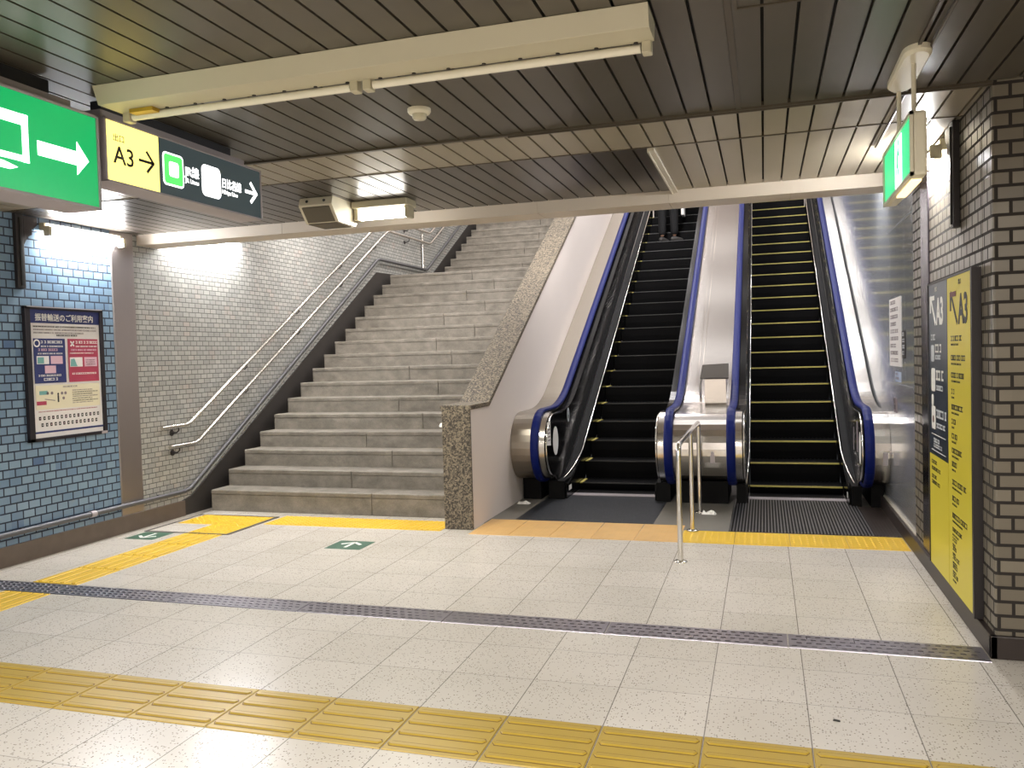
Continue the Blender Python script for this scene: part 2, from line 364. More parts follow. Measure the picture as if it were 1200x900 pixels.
# ------------------------------------------------------------------ camera
F = 967.5
R3 = ((0.956039, 0.291915, -0.027839), (0.016437, 0.041440, 0.999006), (-0.292779, 0.955546, -0.034820))   # right, up, forward
cd = bpy.data.cameras.new('camera'); cam = bpy.data.objects.new('camera', cd); C.objects.link(cam)
cd.sensor_fit = 'HORIZONTAL'; cd.sensor_width = 36; cd.lens = F/1200*36; cd.clip_start = .05; cd.clip_end = 100
r, u, fw = (Vector(a) for a in R3)
cam.matrix_world = Matrix(((r.x, u.x, -fw.x, 0), (r.y, u.y, -fw.y, 0), (r.z, u.z, -fw.z, 1.48), (0,0,0,1)))
bpy.context.scene.camera = cam

XL, XR, ZC = -5.47, 1.015, 2.67       # left wall, right wall, ceiling
YB = -6.0                             # back of the hall
TAN = .577

# ------------------------------------------------------------------ setting
struct('floor', MB().box(-5.7, 6.2, YB, 9.2, -.2, 0), M_floor)

mb = MB(); P_ = .1225; x = .257 - P_*60
while x < 6.1:
    a, b = x + .006, x + P_ - .006
    if b > XL:
        a = max(a, XL)
        mb.box(a, b, YB, 4.288, ZC, ZC+.02, 0)
        if a < XR:
            b2 = min(b, XR)
            mb.box(a, b2, 4.312, 4.882, ZC, ZC+.02, 1)
            mb.box(a, b2, 4.894, 6.262, ZC, ZC+.02, 2 if x < -.62 else 1)
    x += P_
mb.box(XL, 6.2, YB, 6.5, ZC+.025, ZC+.06, 3)
struct('ceiling', mb, [M_slat, M_slatL, M_slatD, M_gap])
struct('trim_1', MB().box(XL, XR, 4.286, 4.314, ZC-.012, ZC+.022).box(-1.3, XR, 4.290, 4.300, ZC-.022, ZC-.012), M_trimD)
struct('trim_2', MB().box(XL, XR, 4.880, 4.896, ZC-.004, ZC+.022), M_trimD)
struct('trim_3', MB().box(-.635, -.595, 4.896, 6.262, ZC-.020, ZC-.001).box(-.635, -.625, 4.896, 6.262, ZC-.03, ZC-.02), M_trimL)
struct('trim_4', MB().box(-.115, -.09, YB, 4.286, ZC-.006, ZC-.0005).box(.60, .612, 2.0, 4.286, ZC-.012, ZC-.0005), M_trimD)

# beam over the stair opening, with its panel joints
mb = MB(); xs = [XL, -3.95, -1.67, -.66, .20, 1.045]
for a, b in zip(xs, xs[1:]): mb.box(a+.002, b-.002, 6.262, 6.54, 2.578, 2.9)
mb.box(XL, 1.045, 6.268, 6.53, 2.584, 2.9)
struct('beam', mb, M_beam)
# sloping soffit above stairs and escalators
mb = MB().prism([(6.54, 2.78), (7.5, 2.95), (18.6, 2.95+TAN*11.1), (18.6, 3.15+TAN*11.1), (7.4, 3.15), (6.54, 3.0)], XL, 1.2)
struct('ceiling_stairwell', mb, M_white)
struct('wall_back', MB().box(-5.7, 1.3, 18.5, 18.7, 2, 9.8), M_white)
struct('wall_rear', MB().box(-5.7, 6.2, YB-.2, YB, 0, 2.8), M_white)
struct('wall_hall_right', MB().box(6.2, 6.4, YB-.2, 4.6, 0, 2.8), M_white)

struct('wall_left', MB().box(-5.67, XL, YB, 5.95, 0, 2.8), M_blue)
struct('wall_stair_left', MB().box(-5.67, XL, 6.19, 18.55, -.1, 9.6), M_grey)
struct('trim_5', MB().box(-5.66, XL+.010, 5.935, 6.205, 0, 2.7), M_steelcol, .006)
struct('baseboard_left', MB().box(XL, XL+.028, YB, 6.74, 0, .15), M_base)

def by_normal(o):
    for p in o.data.polygons: p.material_index = 0 if abs(p.normal.x) > .5 else 1
by_normal(struct('wall_right', MB().box(XR, 1.2, 4.50, 6.43, 0, 2.8), [M_brickR, M_brickF]))
by_normal(struct('wall_hall_front', MB().box(XR, 6.2, 4.31, 4.50, 0, 2.8), [M_brickR, M_brickF], .012))
struct('wall_escalator_right', MB().box(1.045, 1.25, 6.40, 18.55, 0, 9.6), M_pol)
struct('trim_6', MB().box(1.030, 1.06, 6.44, 8.3, .12, 1.16), M_polS, .003)
struct('trim_7', MB().box(1.004, 1.05, 5.82, 6.08, .1, ZC), M_steelR, .004)
struct('trim_8', MB().box(1.012, 1.06, 6.44, 8.3, .085, .118), M_trimL)
mb = MB().box(.988, XR+.004, 4.285, 8.4, 0, .108).box(.988, 6.2, 4.285, 4.312, 0, .108)
struct('baseboard_right', mb, M_baseR, .004)

# balustrade wall between stairs and escalator
SL = .590
def cop(y): return 1.03 + SL*(y-7.08)
struct('wall_balustrade', MB().prism([(6.60,0),(6.60,1.03),(7.08,1.03),(15.8,cop(15.8)),(15.8,0)], -2.648, -2.402), M_white)
struct('trim_9', MB().box(-2.655, -2.396, 6.575, 6.602, 0, 1.064), M_gran, .006)
struct('trim_10', MB().prism([(6.58,1.028),(6.58,1.066),(7.065,1.066),(15.8,cop(15.8)+.045),(15.8,cop(15.8)-.01),(7.08,1.028)], -2.668, -2.388), M_gran)

# stair stringer and the gutter beside the steps
top = [(6.72,.15),(6.86,.18),(11.15,2.76),(13.15,2.82),(18.0,5.65)]
struct('trim_11', MB().prism(top + [(18.0,4.9),(13.3,2.2),(11.3,2.2),(7.3,-.05),(6.72,-.05)], XL, XL+.016), M_side)
struct('trim_12', MB().prism([(7.06,-.1),(7.16,-.09),(11.46,2.38),(13.40,2.50),(18,5.19),(18,4.9),(13.4,2.2),(11.4,2.1),(7.3,-.1)], XL+.016, -5.352), M_blackm)

# ------------------------------------------------------------------ stairs
st = thing('staircase', 'wide grey stone staircase climbing beside the tiled stairwell wall', 'staircase', (-4.0, 7.02, 0))
RISE, RUN, Z1, Y1 = .168, .2905, .21, 7.02
def nose(k):
    z = Z1 + RISE*(k-1)
    return (Y1 + RUN*(k-1), z) if k <= 16 else (13.33 + .29*(k-17), z)
for k in range(1, 33):
    y, z = nose(k); d = 2.05 if k == 16 else .32; h = .21 if k == 1 else RISE + .001
    prof = [(y+.003, z-h), (y+.003, z-.046), (y+.009, z-.044), (y+.009, z-.039), (y, z-.037), (y, z-.006), (y+.006, z), (y+d, z), (y+d, z-h)]
    if k % 2: cuts = [-5.35, -3.62 + .05*(k % 3), -2.656]
    else: cuts = [-5.35, -4.05 + .06*(k % 4), -2.656]
    mb = MB()
    for a, b in zip(cuts, cuts[1:]): mb.prism(prof, a+.0035 if a > -5.3 else a, b-.0035 if b < -2.7 else b)
    mb.build('step', M_step, st)

# handrails on the stairwell wall
hr = thing('stair_handrail', 'double steel handrail bracketed to the grey tiled stairwell wall', 'handrail', (-5.385, 6.4, .7))
up = [(6.39,.889),(6.72,.893),(6.79,.91),(11.27,3.555),(11.36,3.578),(13.02,3.578),(13.10,3.60),(17.6,6.21)]
lo = [(6.49,.70),(6.83,.702),(6.90,.72),(11.37,3.372),(11.46,3.395),(13.02,3.40),(13.10,3.425),(17.6,6.03)]
def on(path, y):
    for a, b in zip(path, path[1:]):
        if a[0] <= y <= b[0]: return a[1] + (b[1]-a[1])*(y-a[0])/(b[0]-a[0])
for nm, pa in (('upper_rail', up), ('lower_rail', lo)):
    MB().tube([(-5.385, a, b) for a, b in pa], .0205, 12).build(nm, M_rail, hr)
    for y in (6.62, 7.75, 8.85, 9.95, 11.0, 12.2, 13.6, 14.8, 16.0):
        z = on(pa, y)
        MB().tube([(-5.385, y, z-.016), (-5.385, y, z-.045), (-5.41, y, z-.065), (XL+.004, y, z-.068)], .007, 8).cyl((XL, y, z-.068), (XL+.006, y, z-.068), .03, 14).build('bracket', M_dark, hr)

# pipe at the wall foot, running up the stair
pp = thing('wall_pipe', 'grey pipe running low along the blue wall and up the stair', 'pipe', (-5.42, 6.0, .245))
run = [(YB+.1,.245),(6.70,.245),(6.80,.265),(11.08,2.925),(11.18,2.95),(12.90,2.955),(13.0,2.98),(17.8,5.80)]
MB().tube([(-5.418, a, b) for a, b in run], .021, 12).build('pipe_run', mat('pipe_grey', rgb(92,92,95), .4, .5), pp)
MB().tube([(-5.435, a+.03, b-.05) for a, b in run[2:]], .010, 8).build('lower_conduit', mat('conduit_pale', rgb(150,150,146), .4, .5), pp)
mb = MB()
MB().cyl((-5.418, 5.53, .245), (-5.418, 5.585, .245), .027, 16).build('coupling', M_alu, pp)
for y in (-3, -1, 1, 3, 4.9, 6.4): MB().box(XL, -5.418, y-.012, y+.012, .228, .262).build('pipe_clip', M_dark, pp)
vp = MB().cyl((-5.44, 12.86, 2.97), (-5.44, 12.86, 6.2), .018, 10).build('wall_conduit', M_rail)
tag(recenter(vp, (-5.44, 12.86, 2.97)), 'thin upright conduit on the stairwell wall at the landing', 'conduit')

# ------------------------------------------------------------------ floor strips
def slab(x0, x1, y0, y1, h=.004, e=.003):
    return MB().hexa([(x0,y0,0),(x1,y0,0),(x1,y1,0),(x0,y1,0)], [(x0+e,y0+e,h),(x1-e,y0+e,h),(x1-e,y1-e,h),(x0+e,y1-e,h)])
def bar_tile(name, x0, x1, y0, y1, along, n, mats, label, group):
    mb = slab(x0, x1, y0, y1)
    for i in range(n):
        t = (i+.5)/n
        if along == 'x':
            c = y0 + (y1-y0)*t; w = .016; a, b = x0+.022, x1-.022
            bt = [(a,c-w),(b,c-w),(b+.012,c),(b,c+w),(a,c+w),(a-.012,c)]
        else:
            c = x0 + (x1-x0)*t; w = .016; a, b = y0+.022, y1-.022
            bt = [(c-w,a),(c,a-.012),(c+w,a),(c+w,b),(c,b+.012),(c-w,b)]
        k = len(bt); cx = sum(q[0] for q in bt)/k; cy = sum(q[1] for q in bt)/k
        g = lambda q, s: (cx+(q[0]-cx)*s[0], cy+(q[1]-cy)*s[1])
        sc = (.985, .62) if along == 'x' else (.62, .985); so = (1.012, 1.4) if along == 'x' else (1.4, 1.012)
        mb.add([(*g(q, so), .0042) for q in bt], [tuple(range(k))], 1)          # shade of the bar, painted as a dark line round it
        vs = [(*q, .0043) for q in bt] + [(*g(q, sc), .0092) for q in bt]
        mb.add(vs, [tuple(range(k, 2*k))] + [(j, (j+1) % k, k+(j+1) % k, k+j) for j in range(k)], 0)
    o = mb.build(name, mats); recenter(o, ((x0+x1)/2, (y0+y1)/2, 0)); return tag(o, label, 'tactile tile', group)
def dot_tile(name, x0, x1, y0, y1, n, m, label, group, hgt=.0052, rad=.012):
    mb = slab(x0, x1, y0, y1); ny = max(2, round(n*(y1-y0)/(x1-x0)))
    for i in range(n):
        for j in range(ny):
            cx = x0 + (x1-x0)*(i+.5)/n; cy = y0 + (y1-y0)*(j+.5)/ny
            mb.lathe((cx, cy, .004), [(rad, 0), (rad*.8, hgt*.7), (rad*.5, hgt)], 8)
    o = mb.build(name, m); recenter(o, ((x0+x1)/2, (y0+y1)/2, 0)); return tag(o, label, 'tactile tile', group)
ORD = ['first','second','third','fourth','fifth','sixth','seventh','eighth','ninth','tenth','eleventh','twelfth','thirteenth']
# foreground guiding row
x0 = SX0 - SX*10; i = 0
while x0 < .9:
    bar_tile('guiding_tile', x0+.0025, x0+SX-.0025, 2.79, 3.175, 'x', 4, [M_tacF, M_tacD], 'ochre ribbed tactile tile, %s from the left in the foreground row' % ORD[i], 'foreground guiding tiles')
    x0 += SX; i += 1
# guiding row along the left wall, in front of and beyond the drain
i = 0
for y0 in (4.44, 4.835, 5.23, 5.625):
    i += 1
    bar_tile('guiding_tile', -4.875, -4.495, y0+.0015, y0+.3935, 'y', 4, [M_tac, M_tacD], 'yellow ribbed tactile tile beside left wall, %s beyond the drain strip' % ORD[i-1], 'guiding tiles along the left wall')
for k, y0 in enumerate((3.835, 3.44)):
    bar_tile('guiding_tile', -4.875, -4.495, y0+.0015, y0+.3935, 'y', 4, [M_tac, M_tacD], 'yellow ribbed tactile tile by left wall, %s before the drain strip' % ORD[k], 'guiding tiles along the left wall')
# warning tiles: hatch corner, stair foot, escalators
dot_tile('warning_tile', -4.875, -4.48, 6.055, 6.40, 6, M_tac, 'yellow dotted tactile tile on the floor hatch, nearer the viewer', 'warning tiles on the floor hatch')
dot_tile('warning_tile', -5.26, -4.875, 6.405, 6.79, 6, M_tac, 'yellow dotted tactile tile on the floor hatch, beside left wall', 'warning tiles on the floor hatch')
dot_tile('warning_tile', -4.873, -4.48, 6.405, 6.79, 6, M_tac, 'yellow dotted tactile tile on the floor hatch, far right corner', 'warning tiles on the floor hatch')
w = (4.40-2.665)/5
for k in range(5):
    a = -4.40 + w*k
    dot_tile('warning_tile', a+.001, a+w-.001, 6.49, 6.87, 7, M_tac, 'yellow dotted tactile tile at the stair foot, %s from the left' % ORD[k], 'warning tiles at the stair foot')
w = (2.385-.66)/5
for k in range(5):
    a = -2.385 + w*k
    dot_tile('warning_tile', a+.001, a+w-.001, 6.42, 7.04, 7, M_tacO, 'worn orange tactile tile before left escalator, %s from the balustrade' % ORD[k], 'warning tiles before the left escalator', .0012, .011)
w = (.985+.655)/4
for k in range(4):
    a = -.655 + w*k
    dot_tile('warning_tile', a+.001, a+w-.001, 6.42, 6.85, 8, M_tac, 'bright yellow tactile tile before right escalator, %s from the guard rail' % ORD[k], 'warning tiles before the right escalator', .003, .012)
# hatch frame
fl = MB()
for q in ((-5.32, -5.30, 6.04, 6.81), (-4.475, -4.44, 6.04, 6.81), (-5.32, -4.44, 6.03, 6.05), (-5.32, -4.44, 6.795, 6.815)):
    fl.box(q[0], q[1], q[2], q[3], 0, .005)
tag(recenter(fl.build('floor_hatch_frame', M_hatch), (-4.88, 6.42, 0)), 'dark metal frame of a floor hatch at the left stair foot', 'hatch frame')
# drain strip
dr = thing('drain_strip', 'long perforated steel drain cover crossing the whole floor', 'drain', (-2.1, 4.335, 0))
xa = -5.43; 
while xa < .98:
    xb = min(xa + .92, .985); mb = slab(xa+.002, xb-.002, 4.235, 4.435, .004, .002)
    n = int((xb-xa)/.046)
    for i in range(n):
        for j in range(4):
            cx = xa + .03 + i*.046 + (.023 if j % 2 else 0); cy = 4.265 + j*.046
            if cx < xb - .02: mb.hexa([(cx-.014,cy-.006,.004),(cx+.014,cy-.006,.004),(cx+.014,cy+.006,.004),(cx-.014,cy+.006,.004)], [(cx-.010,cy-.003,.0075),(cx+.010,cy-.003,.0075),(cx+.010,cy+.003,.0075),(cx-.010,cy+.003,.0075)])
    mb.build('cover_panel', M_drain, dr); xa = xb
# green arrow stickers on the floor
def floor_arrow(x0, x1, y0, y1, d, label):
    t = thing('floor_arrow_sign', label, 'floor sign', ((x0+x1)/2, (y0+y1)/2, 0), 'green arrow stickers on the floor')
    slab(x0, x1, y0, y1, .0025).build('sticker', M_green, t)
    cx, cy = (x0+x1)/2, (y0+y1)/2
    B = Board((cx, cy, .0025), (d, 0, 0), (0, d, 0), (0, 0, 1)); mb = MB()
    B.stroke(mb, (0,-.085), (0,.075), .026, 0); B.stroke(mb, (0,.088), (-.085,.015), .028, 0); B.stroke(mb, (0,.088), (.085,.015), .028, 0)
    mb.build('arrow', M_whitep, t)
floor_arrow(-3.345, -3.035, 5.735, 6.01, 1, 'green floor sticker with white arrow pointing up the stairs')
floor_arrow(-5.28, -4.99, 5.745, 6.015, -1, 'green floor sticker with white arrow pointing back, beside left wall')
for nm, x, y, lab in (('paper_scrap', -2.31, 7.82, 'white paper scrap on the dark floor beside the left newel'), ('paper_scrap', -.50, 7.56, 'white paper scrap on the floor behind the guard rail')):
    mb = MB(); rnd = random.Random(x)
    vs = [(x + (i-3)*.022 + rnd.uniform(-.006,.006), y + (j-1)*.03 + rnd.uniform(-.006,.006), .004 + (0 if i in (0,6) or j in (0,2) else rnd.uniform(.012,.04))) for j in range(3) for i in range(7)]
    fs = [(j*7+i, j*7+i+1, j*7+i+8, j*7+i+7) for j in range(2) for i in range(6)]
    mb.add(vs, fs); vs2 = [(a, b, .0035) for a, b, c in vs]; mb.add(vs2, [tuple(reversed(q)) for q in fs])
    tag(recenter(mb.build(nm, M_whitep), (x, y, .0035)), lab, 'paper')
tag(recenter(MB().lathe((-2.69, 6.66, .875), [(.022,0),(.022,.012),(.012,.03),(.004,.034)], 14).box(-2.70,-2.652,6.65,6.67,.872,.882).build('sensor_cap', M_whitep), (-2.69, 6.66, .875)), 'small white cap on the stair side of the granite pillar', 'cap')

ch = MB().hexa([(.235,3.435,.0005),(.262,3.428,.0005),(.264,3.440,.0005),(.238,3.446,.0005)], [(.238,3.436,.007),(.258,3.430,.006),(.260,3.438,.005),(.240,3.443,.006)])
tag(recenter(ch.build('litter_scrap', M_ink), (.25, 3.437, .0005)), 'tiny dark scrap lying on the floor before the foreground tactile row', 'litter')
# floor stone between and beside the landing plates
struct('trim_13', MB().box(-2.40, 1.0, 6.865, 8.6, 0, .0022).box(-2.40, -.66, 7.045, 8.6, .0022, .0024), M_greyfl)

# ------------------------------------------------------------------ escalators
NR, NZ = .365, .565                 # newel radius and centre height
def rail_path(ymax=15.6, dz=0):
    pts = [(8.30, NZ-NR), (8.18, NZ-NR)]
    for k in range(17):
        t = -PI/2 - PI*k/16; pts.append((8.05+NR*math.cos(t), NZ+NR*math.sin(t)))
    top = NZ+NR; off = .80 + .079
    yi = 8.74 + (top-off)/TAN; a = (yi-.40, top); c = (yi+.40*.866, top+.40*.5); b = (yi, top)
    for k in range(9):
        t = k/8; pts.append(((1-t)**2*a[0]+2*t*(1-t)*b[0]+t*t*c[0], (1-t)**2*a[1]+2*t*(1-t)*b[1]+t*t*c[1]))
    pts.append((ymax, off + TAN*(ymax-8.74))); return pts
RP = rail_path()
def noz(y): return .079 + TAN*(y-8.74)
def curb(ymax=15.6, d=.24):
    """lower edge of the balustrade panel, from the top of the flight down to the newel"""
    pts = [(ymax, noz(ymax)+d)]
    a = (8.95, noz(8.95)+d); b = (8.62, noz(8.62)+d-.03); c = (8.20, .165)
    for k in range(9):
        t = k/8; pts.append(((1-t)**2*a[0]+2*t*(1-t)*b[0]+t*t*c[0], (1-t)**2*a[1]+2*t*(1-t)*b[1]+t*t*c[1]))
    return pts
CB = curb()
inner = [p for p in offset(RP, -.055)]        # inside of the newel curve
KS = 24
def escalator(xs0, xs1, xl, xr, label, edge, lit_left):
    xc = (xs0+xs1)/2
    e = thing('escalator', label, 'escalator', (xc, 8.4, 0), 'escalators')
    # steps
    for k in range(-1, KS):
        if k < 0: y, z, h = 8.47, .004, .004
        else: y, z = 8.74 + .334*k, .079 + .193*k; h = .075 if k == 0 else .193
        mb = MB(); d = .42
        if k < 0: mb.box(xs0, xs1, y, y+.29, 0, z)
        else:
            prof = [(y+.012, z-h), (y+.004, z-h*.55), (y+.0, z-.012), (y+.0, z), (y+d, z), (y+d, z-.03), (y+.05, z-h)]
            mb.prism(prof, xs0, xs1)
            n = 22
            for i in range(n):
                a = xs0 + (xs1-xs0)*(i+.25)/n; mb.box(a, a+(xs1-xs0)*.4/n, y+.014, y+d-.02, z, z+.004)
        s = mb.build('step', M_tread, e)
        if k >= 0:
            el = MB()
            if edge == 'full': el.box(xs0+.004, xs1-.004, y-.003, y+.012, z-.010, z+.0045)
            s2 = None
            if edge == 'full': s2 = el.build('edge_line', M_yel, s)
            else:
                MB().box(xs0+.002, xs1-.002, y-.002, y+.010, z-.006, z+.0045).build('edge_line', M_yel2, s)
                MB().box(xs0+.002, xs0+.035, y-.003, y+.25, z-.004, z+.005).build('side_line', M_yel, s)
    # comb and landing plates
    mb = MB().box(xs0, xs1, 8.36, 8.475, .0022, .010)
    n = 40
    for i in range(n): a = xs0 + (xs1-xs0)*(i+.2)/n; mb.box(a, a+(xs1-xs0)*.5/n, 8.475, 8.51, .003, .0085)
    mb.build('comb_plate', M_alu, e)
    # balustrades
    for side, xh in ((-1, xl), (1, xr)):
        s = 'left' if side < 0 else 'right'
        ring = [(-.040,-.012),(-.036,-.002),(-.022,.006),(0,.009),(.022,.006),(.036,-.002),(.040,-.012),(.036,-.024),(-.036,-.024)]
        MB().sweep(RP, [(a, -b) for a, b in [(q[0], -q[1]) for q in ring]], xh, smooth=False).build('handrail', M_blueR, e)
        MB().sweep(offset(RP, -.022), [(-.030,-.016),(-.030,0),(.030,0),(.030,-.016)], xh, smooth=False).build('handrail_guide', M_chrome, e)
        # panel faces the steps
        wi = .052 if xh > .8 else .110; xi = xh + wi*(-side); x2 = xh + .012*(-side)
        poly = [p for p in inner[1:]] + CB
        MB().prism(poly, min(xi, x2), max(xi, x2)).build('balustrade_panel', M_black, e)
        # steel drum between handrail and panel, round the newel only
        drum = [p for p in offset(RP, -.030) if p[0] < 8.42 and not (p[1] < .3 and p[0] > 8.06)]
        dr_in = offset(drum, -.03)
        xd = xi + .012*side
        if wi > .1: MB().prism(drum + dr_in[::-1], min(xd, xh - .030*side), max(xd, xh - .030*side), smooth=True).build('newel_drum', M_ss, e)
        xk0 = xs0 - .004 if side < 0 else xs1 + .004
        front = [p for p in inner[2:] if p[0] < 8.45]
        ep = [(xi - .003*side, p[0], p[1]) for p in reversed(front)] + [(xi - .003*side + (xk0-xi)*min(1, max(0, (p[0]-8.22)/.7)), p[0], p[1]-.008) for p in reversed(CB)]
        MB().tube(ep, .0085, 8).build('panel_trim', M_chrome, e)
        # inner ledge and skirt beside the steps
        xk = xs0 - .004 if side < 0 else xs1 + .004
        low = [(15.6, noz(15.6)-.20), (8.9, .0035), (8.16, .0035)]
        ck = [(p[0], p[1]-.02) for p in CB]
        MB().prism(ck + [(8.16, .165)] + low[::-1], min(xk, xk+.02*side), max(xk, xk+.02*side)).build('skirt', M_black, e)
        MB().sweep(ck[::-1], [(0,0),(abs(xi-xk),0),(abs(xi-xk),-.012),(0,-.012)], min(xi, xk), smooth=False).build('inner_ledge', M_blackm, e)
        MB().box(min(xh-.03*side, xk+.02*side), max(xh-.03*side, xk+.02*side), 8.12, 8.9, .0025, .19).build('newel_base', M_blackm, e)
    return e

def deck(e, x0, x1, ins, m, base=True):
    outer = offset(RP, -ins)
    dn = [(15.6, outer[-1][1]-.5), (9.3, .9), (9.0, .25), (8.5, .2)]
    MB().prism(outer + dn, x0, x1).build('outer_deck', m, e)
    if base: MB().box(x0+.01, x1-.01, 8.10, 8.9, .0025, .215).build('deck_base', M_blackm, e)

XLs = (-1.94, -1.06); XRs = (-.165, .725)
E1 = escalator(XLs[0], XLs[1], -2.155, -.870, 'left escalator of black steps with blue handrails, beside the white balustrade wall', 'side', True)
E2 = escalator(XRs[0], XRs[1], -.305, .862, 'right escalator with yellow step edges, blue handrails and steel decks', 'full', False)
deck(E1, -2.398, -2.192, .030, M_deckL)
deck(E2, -.834, -.341, .050, M_ssm)
deck(E2, .899, 1.028, .035, M_ss)
# raised lines along the middle deck and a joint on the right deck
dp = offset(RP, -.050)[19:]
for x in (-.71, -.665): MB().sweep(dp, [(-.005,0),(.005,0),(.005,.006),(-.005,.006)], x, smooth=False).build('deck_line', M_chrome, E2)
# reflections on the newel between the escalators, built as bright raised bands
for z, w_ in ((.80,.012), (.72,.008), (.52,.010)):
    t = math.asin((z-NZ)/(NR-.06)); y = 8.05 - (NR-.06)*math.cos(t)
    MB().box(-.834, -.341, y-.004, y+.02, z-w_/2, z+w_/2).build('newel_reflection', M_rail, E2)
# plates
MB().box(-2.16, -.935, 7.055, 8.358, .0022, .006).build('landing_plate', M_plateD, E1)
mb = MB().box(-.30, .80, 6.87, 8.358, .0022, .004)
for i in range(44): a = -.295 + i*.025; mb.box(a, a+.012, 6.875, 8.355, .004, .009, 1)
mb.build('landing_plate', [M_blackm, M_plateL], E2)
mb = MB().box(.80, .985, 6.87, 8.10, .0022, .004)
for i in range(7): a = .805 + i*.025; mb.box(a, a+.012, 6.875, 7.5, .004, .0075)
mb.build('side_plate', M_baseR, E2)
# stickers on the panels
def sticker(e, name, m, fn, label=None):
    mb = MB(); fn(mb); o = mb.build(name, m, e)
    if label: o['label'] = label
    return o
BL = Board((-2.155+.110, 0, 0), (0,1,0), (0,0,1), (1,0,0))      # left panel, seen from the steps
sticker(E1, 'notice_sticker', M_whitep, lambda mb: BL.poly(mb, [(7.78,.59),(7.93,.575),(7.93,.82),(7.80,.81)], .001))
mb = MB()
for i in range(5): BL.rect(mb, 7.82, .625+i*.035, 7.91, .637+i*.035, .0022, .0006)
mb.build('sticker_print', M_inkg, E1)
sticker(E1, 'oval_sticker', M_whitep, lambda mb: BL.disc(mb, 8.13, .60, .11, .145, .001), 'white oval sticker')
mb = MB(); BL.disc(mb, 8.72, .82, .05, .075, .001); mb.build('logo_sticker', M_silver, E1)
mb = MB(); BL.disc(mb, 8.72, .82, .030, .048, .0022, .0006); mb.build('logo_centre', M_ink, E1)
mb = MB(); BL.disc(mb, 8.72, .835, .014, .02, .0028, .0006); mb.build('logo_mark', M_silver, E1)
BS = Board((-1.944, 0, 0), (0,1,0), (0,0,1), (1,0,0))
mb = MB(); BS.rect(mb, 8.24, .075, 8.36, .125, .0005, .0015); mb.build('maker_plate', M_whitep, E1)
BR = Board((.862-.052, 0, 0), (0,-1,0), (0,0,1), (-1,0,0))
sticker(E2, 'oval_sticker', M_whitep, lambda mb: BR.disc(mb, -7.98, .56, .075, .145, .001), 'white oval sticker')
mb = MB(); BR.rect(mb, -8.25, .50, -8.15, .78, .001); BR.rect(mb, -8.55, .48, -8.50, .70, .001); mb.build('notice_sticker', M_inkg, E2)
BS2 = Board((.729, 0, 0), (0,-1,0), (0,0,1), (-1,0,0))
mb = MB(); BS2.rect(mb, -8.36, .05, -8.28, .10, .0005, .0015); mb.build('maker_plate', M_whitep, E2)
# key switches on the drums
for x in (-.47, .985):
    ins = .060 if x < 0 else .035
    t = math.asin((.50-NZ)/(NR-ins)); y = 8.05 - (NR-ins)*math.cos(t)
    MB().box(x-.02, x+.02, y-.012, y+.01, .44, .55).cyl((x, y-.02, .53), (x, y, .53), .016, 12).cyl((x+.045, y-.012, .545), (x+.045, y+.01, .545), .014, 12).build('key_switch', M_alu, E2)
# box on the middle deck
bx = thing('deck_box', 'steel box with dark lid standing on deck between escalators', 'box', (-.49, 9.0, .88))
zt = 1.20
DK = offset(RP, -.050)[18:]
def dk(y): return on(DK, y)
MB().prism([(8.80,dk(8.80)),(8.80,zt-.02),(8.83,zt),(9.05,zt+.02),(9.40,zt+.03)] + [(y, dk(y)) for y in (9.3,9.2,9.1,9.0,8.9)], -.60, -.385).build('housing', M_ssm, bx)
MB().hexa([(-.64,8.72,1.19),(-.355,8.72,1.19),(-.355,8.76,1.175),(-.64,8.76,1.175)], [(-.62,8.80,1.325),(-.355,8.80,1.335),(-.355,8.84,1.32),(-.62,8.84,1.31)]).build('lid', mat('lid_grey', rgb(84,79,74), .5, .2), bx)
mb = MB()
mb.tube([(-.625, 8.78, 1.20), (-.645, 8.79, 1.12), (-.64, 8.81, dk(8.81)+.012)], .012, 8); mb.build('cable_tube', M_rail, bx)

# guard rail in front of the middle newel
gr = thing('guard_rail', 'low stainless guard rail on three posts between the two escalators', 'guard rail', (-.585, 6.7, 0))
MB().tube([(-.585,5.83,.70),(-.585,5.83,.785),(-.585,5.845,.812),(-.585,5.875,.822),(-.585,7.60,.822),(-.585,7.64,.81),(-.585,7.65,.78),(-.585,7.65,.70)], .0195, 14).build('top_rail', M_rail, gr)
for y, h in ((5.83,.72), (6.835,.81), (7.65,.72)):
    p = MB().cyl((-.585, y, .0078), (-.585, y, h), .0185, 14).build('post', M_rail, gr)
    MB().lathe((-.585, y, 0 if y < 6 else (.0074 if y < 7 else .0024)), [(.048,0),(.048,.004),(.040,.009),(.02,.011)], 20).build('foot_flange', M_rail, p)
# ------------------------------------------------------------------ hanging signs on the left
def sign_case(t, x0, x1, y0, y1, z0, z1, fr=.012):
    """aluminium case open to +X, with two brackets up to the ceiling"""
    mb = MB().box(x0, x1-.01, y0, y1, z0, z1)
    for q in ((y0, y1, z0, z0+fr), (y0, y1, z1-fr, z1)): mb.box(x1-.012, x1, q[0], q[1], q[2], q[3])
    for q in ((y0, y0+fr), (y1-fr, y1)): mb.box(x1-.012, x1, q[0], q[1], z0, z1)
    mb.build('case', M_alu, t, .002)
    MB().box(x0+.02, x1-.030, y0+.01, y1-.12, z1, z1+.035).build('top_channel', M_alu, t)
    MB().box(x0+.03, x1-.06, y0+.05, y1-.20, z1+.035, ZC-.003).build('ceiling_mount', M_darkg, t)
gx = -2.75
t = thing('exit_sign_box', 'large lit green exit sign with white arrow, hanging by left edge', 'exit sign', (gx-.1, 2.3, 2.145))
sign_case(t, gx-.19, gx, 1.86, 2.952, 2.160, 2.568)
B = Board((gx-.010, 0, 0), (0,1,0), (0,0,1), (1,0,0))
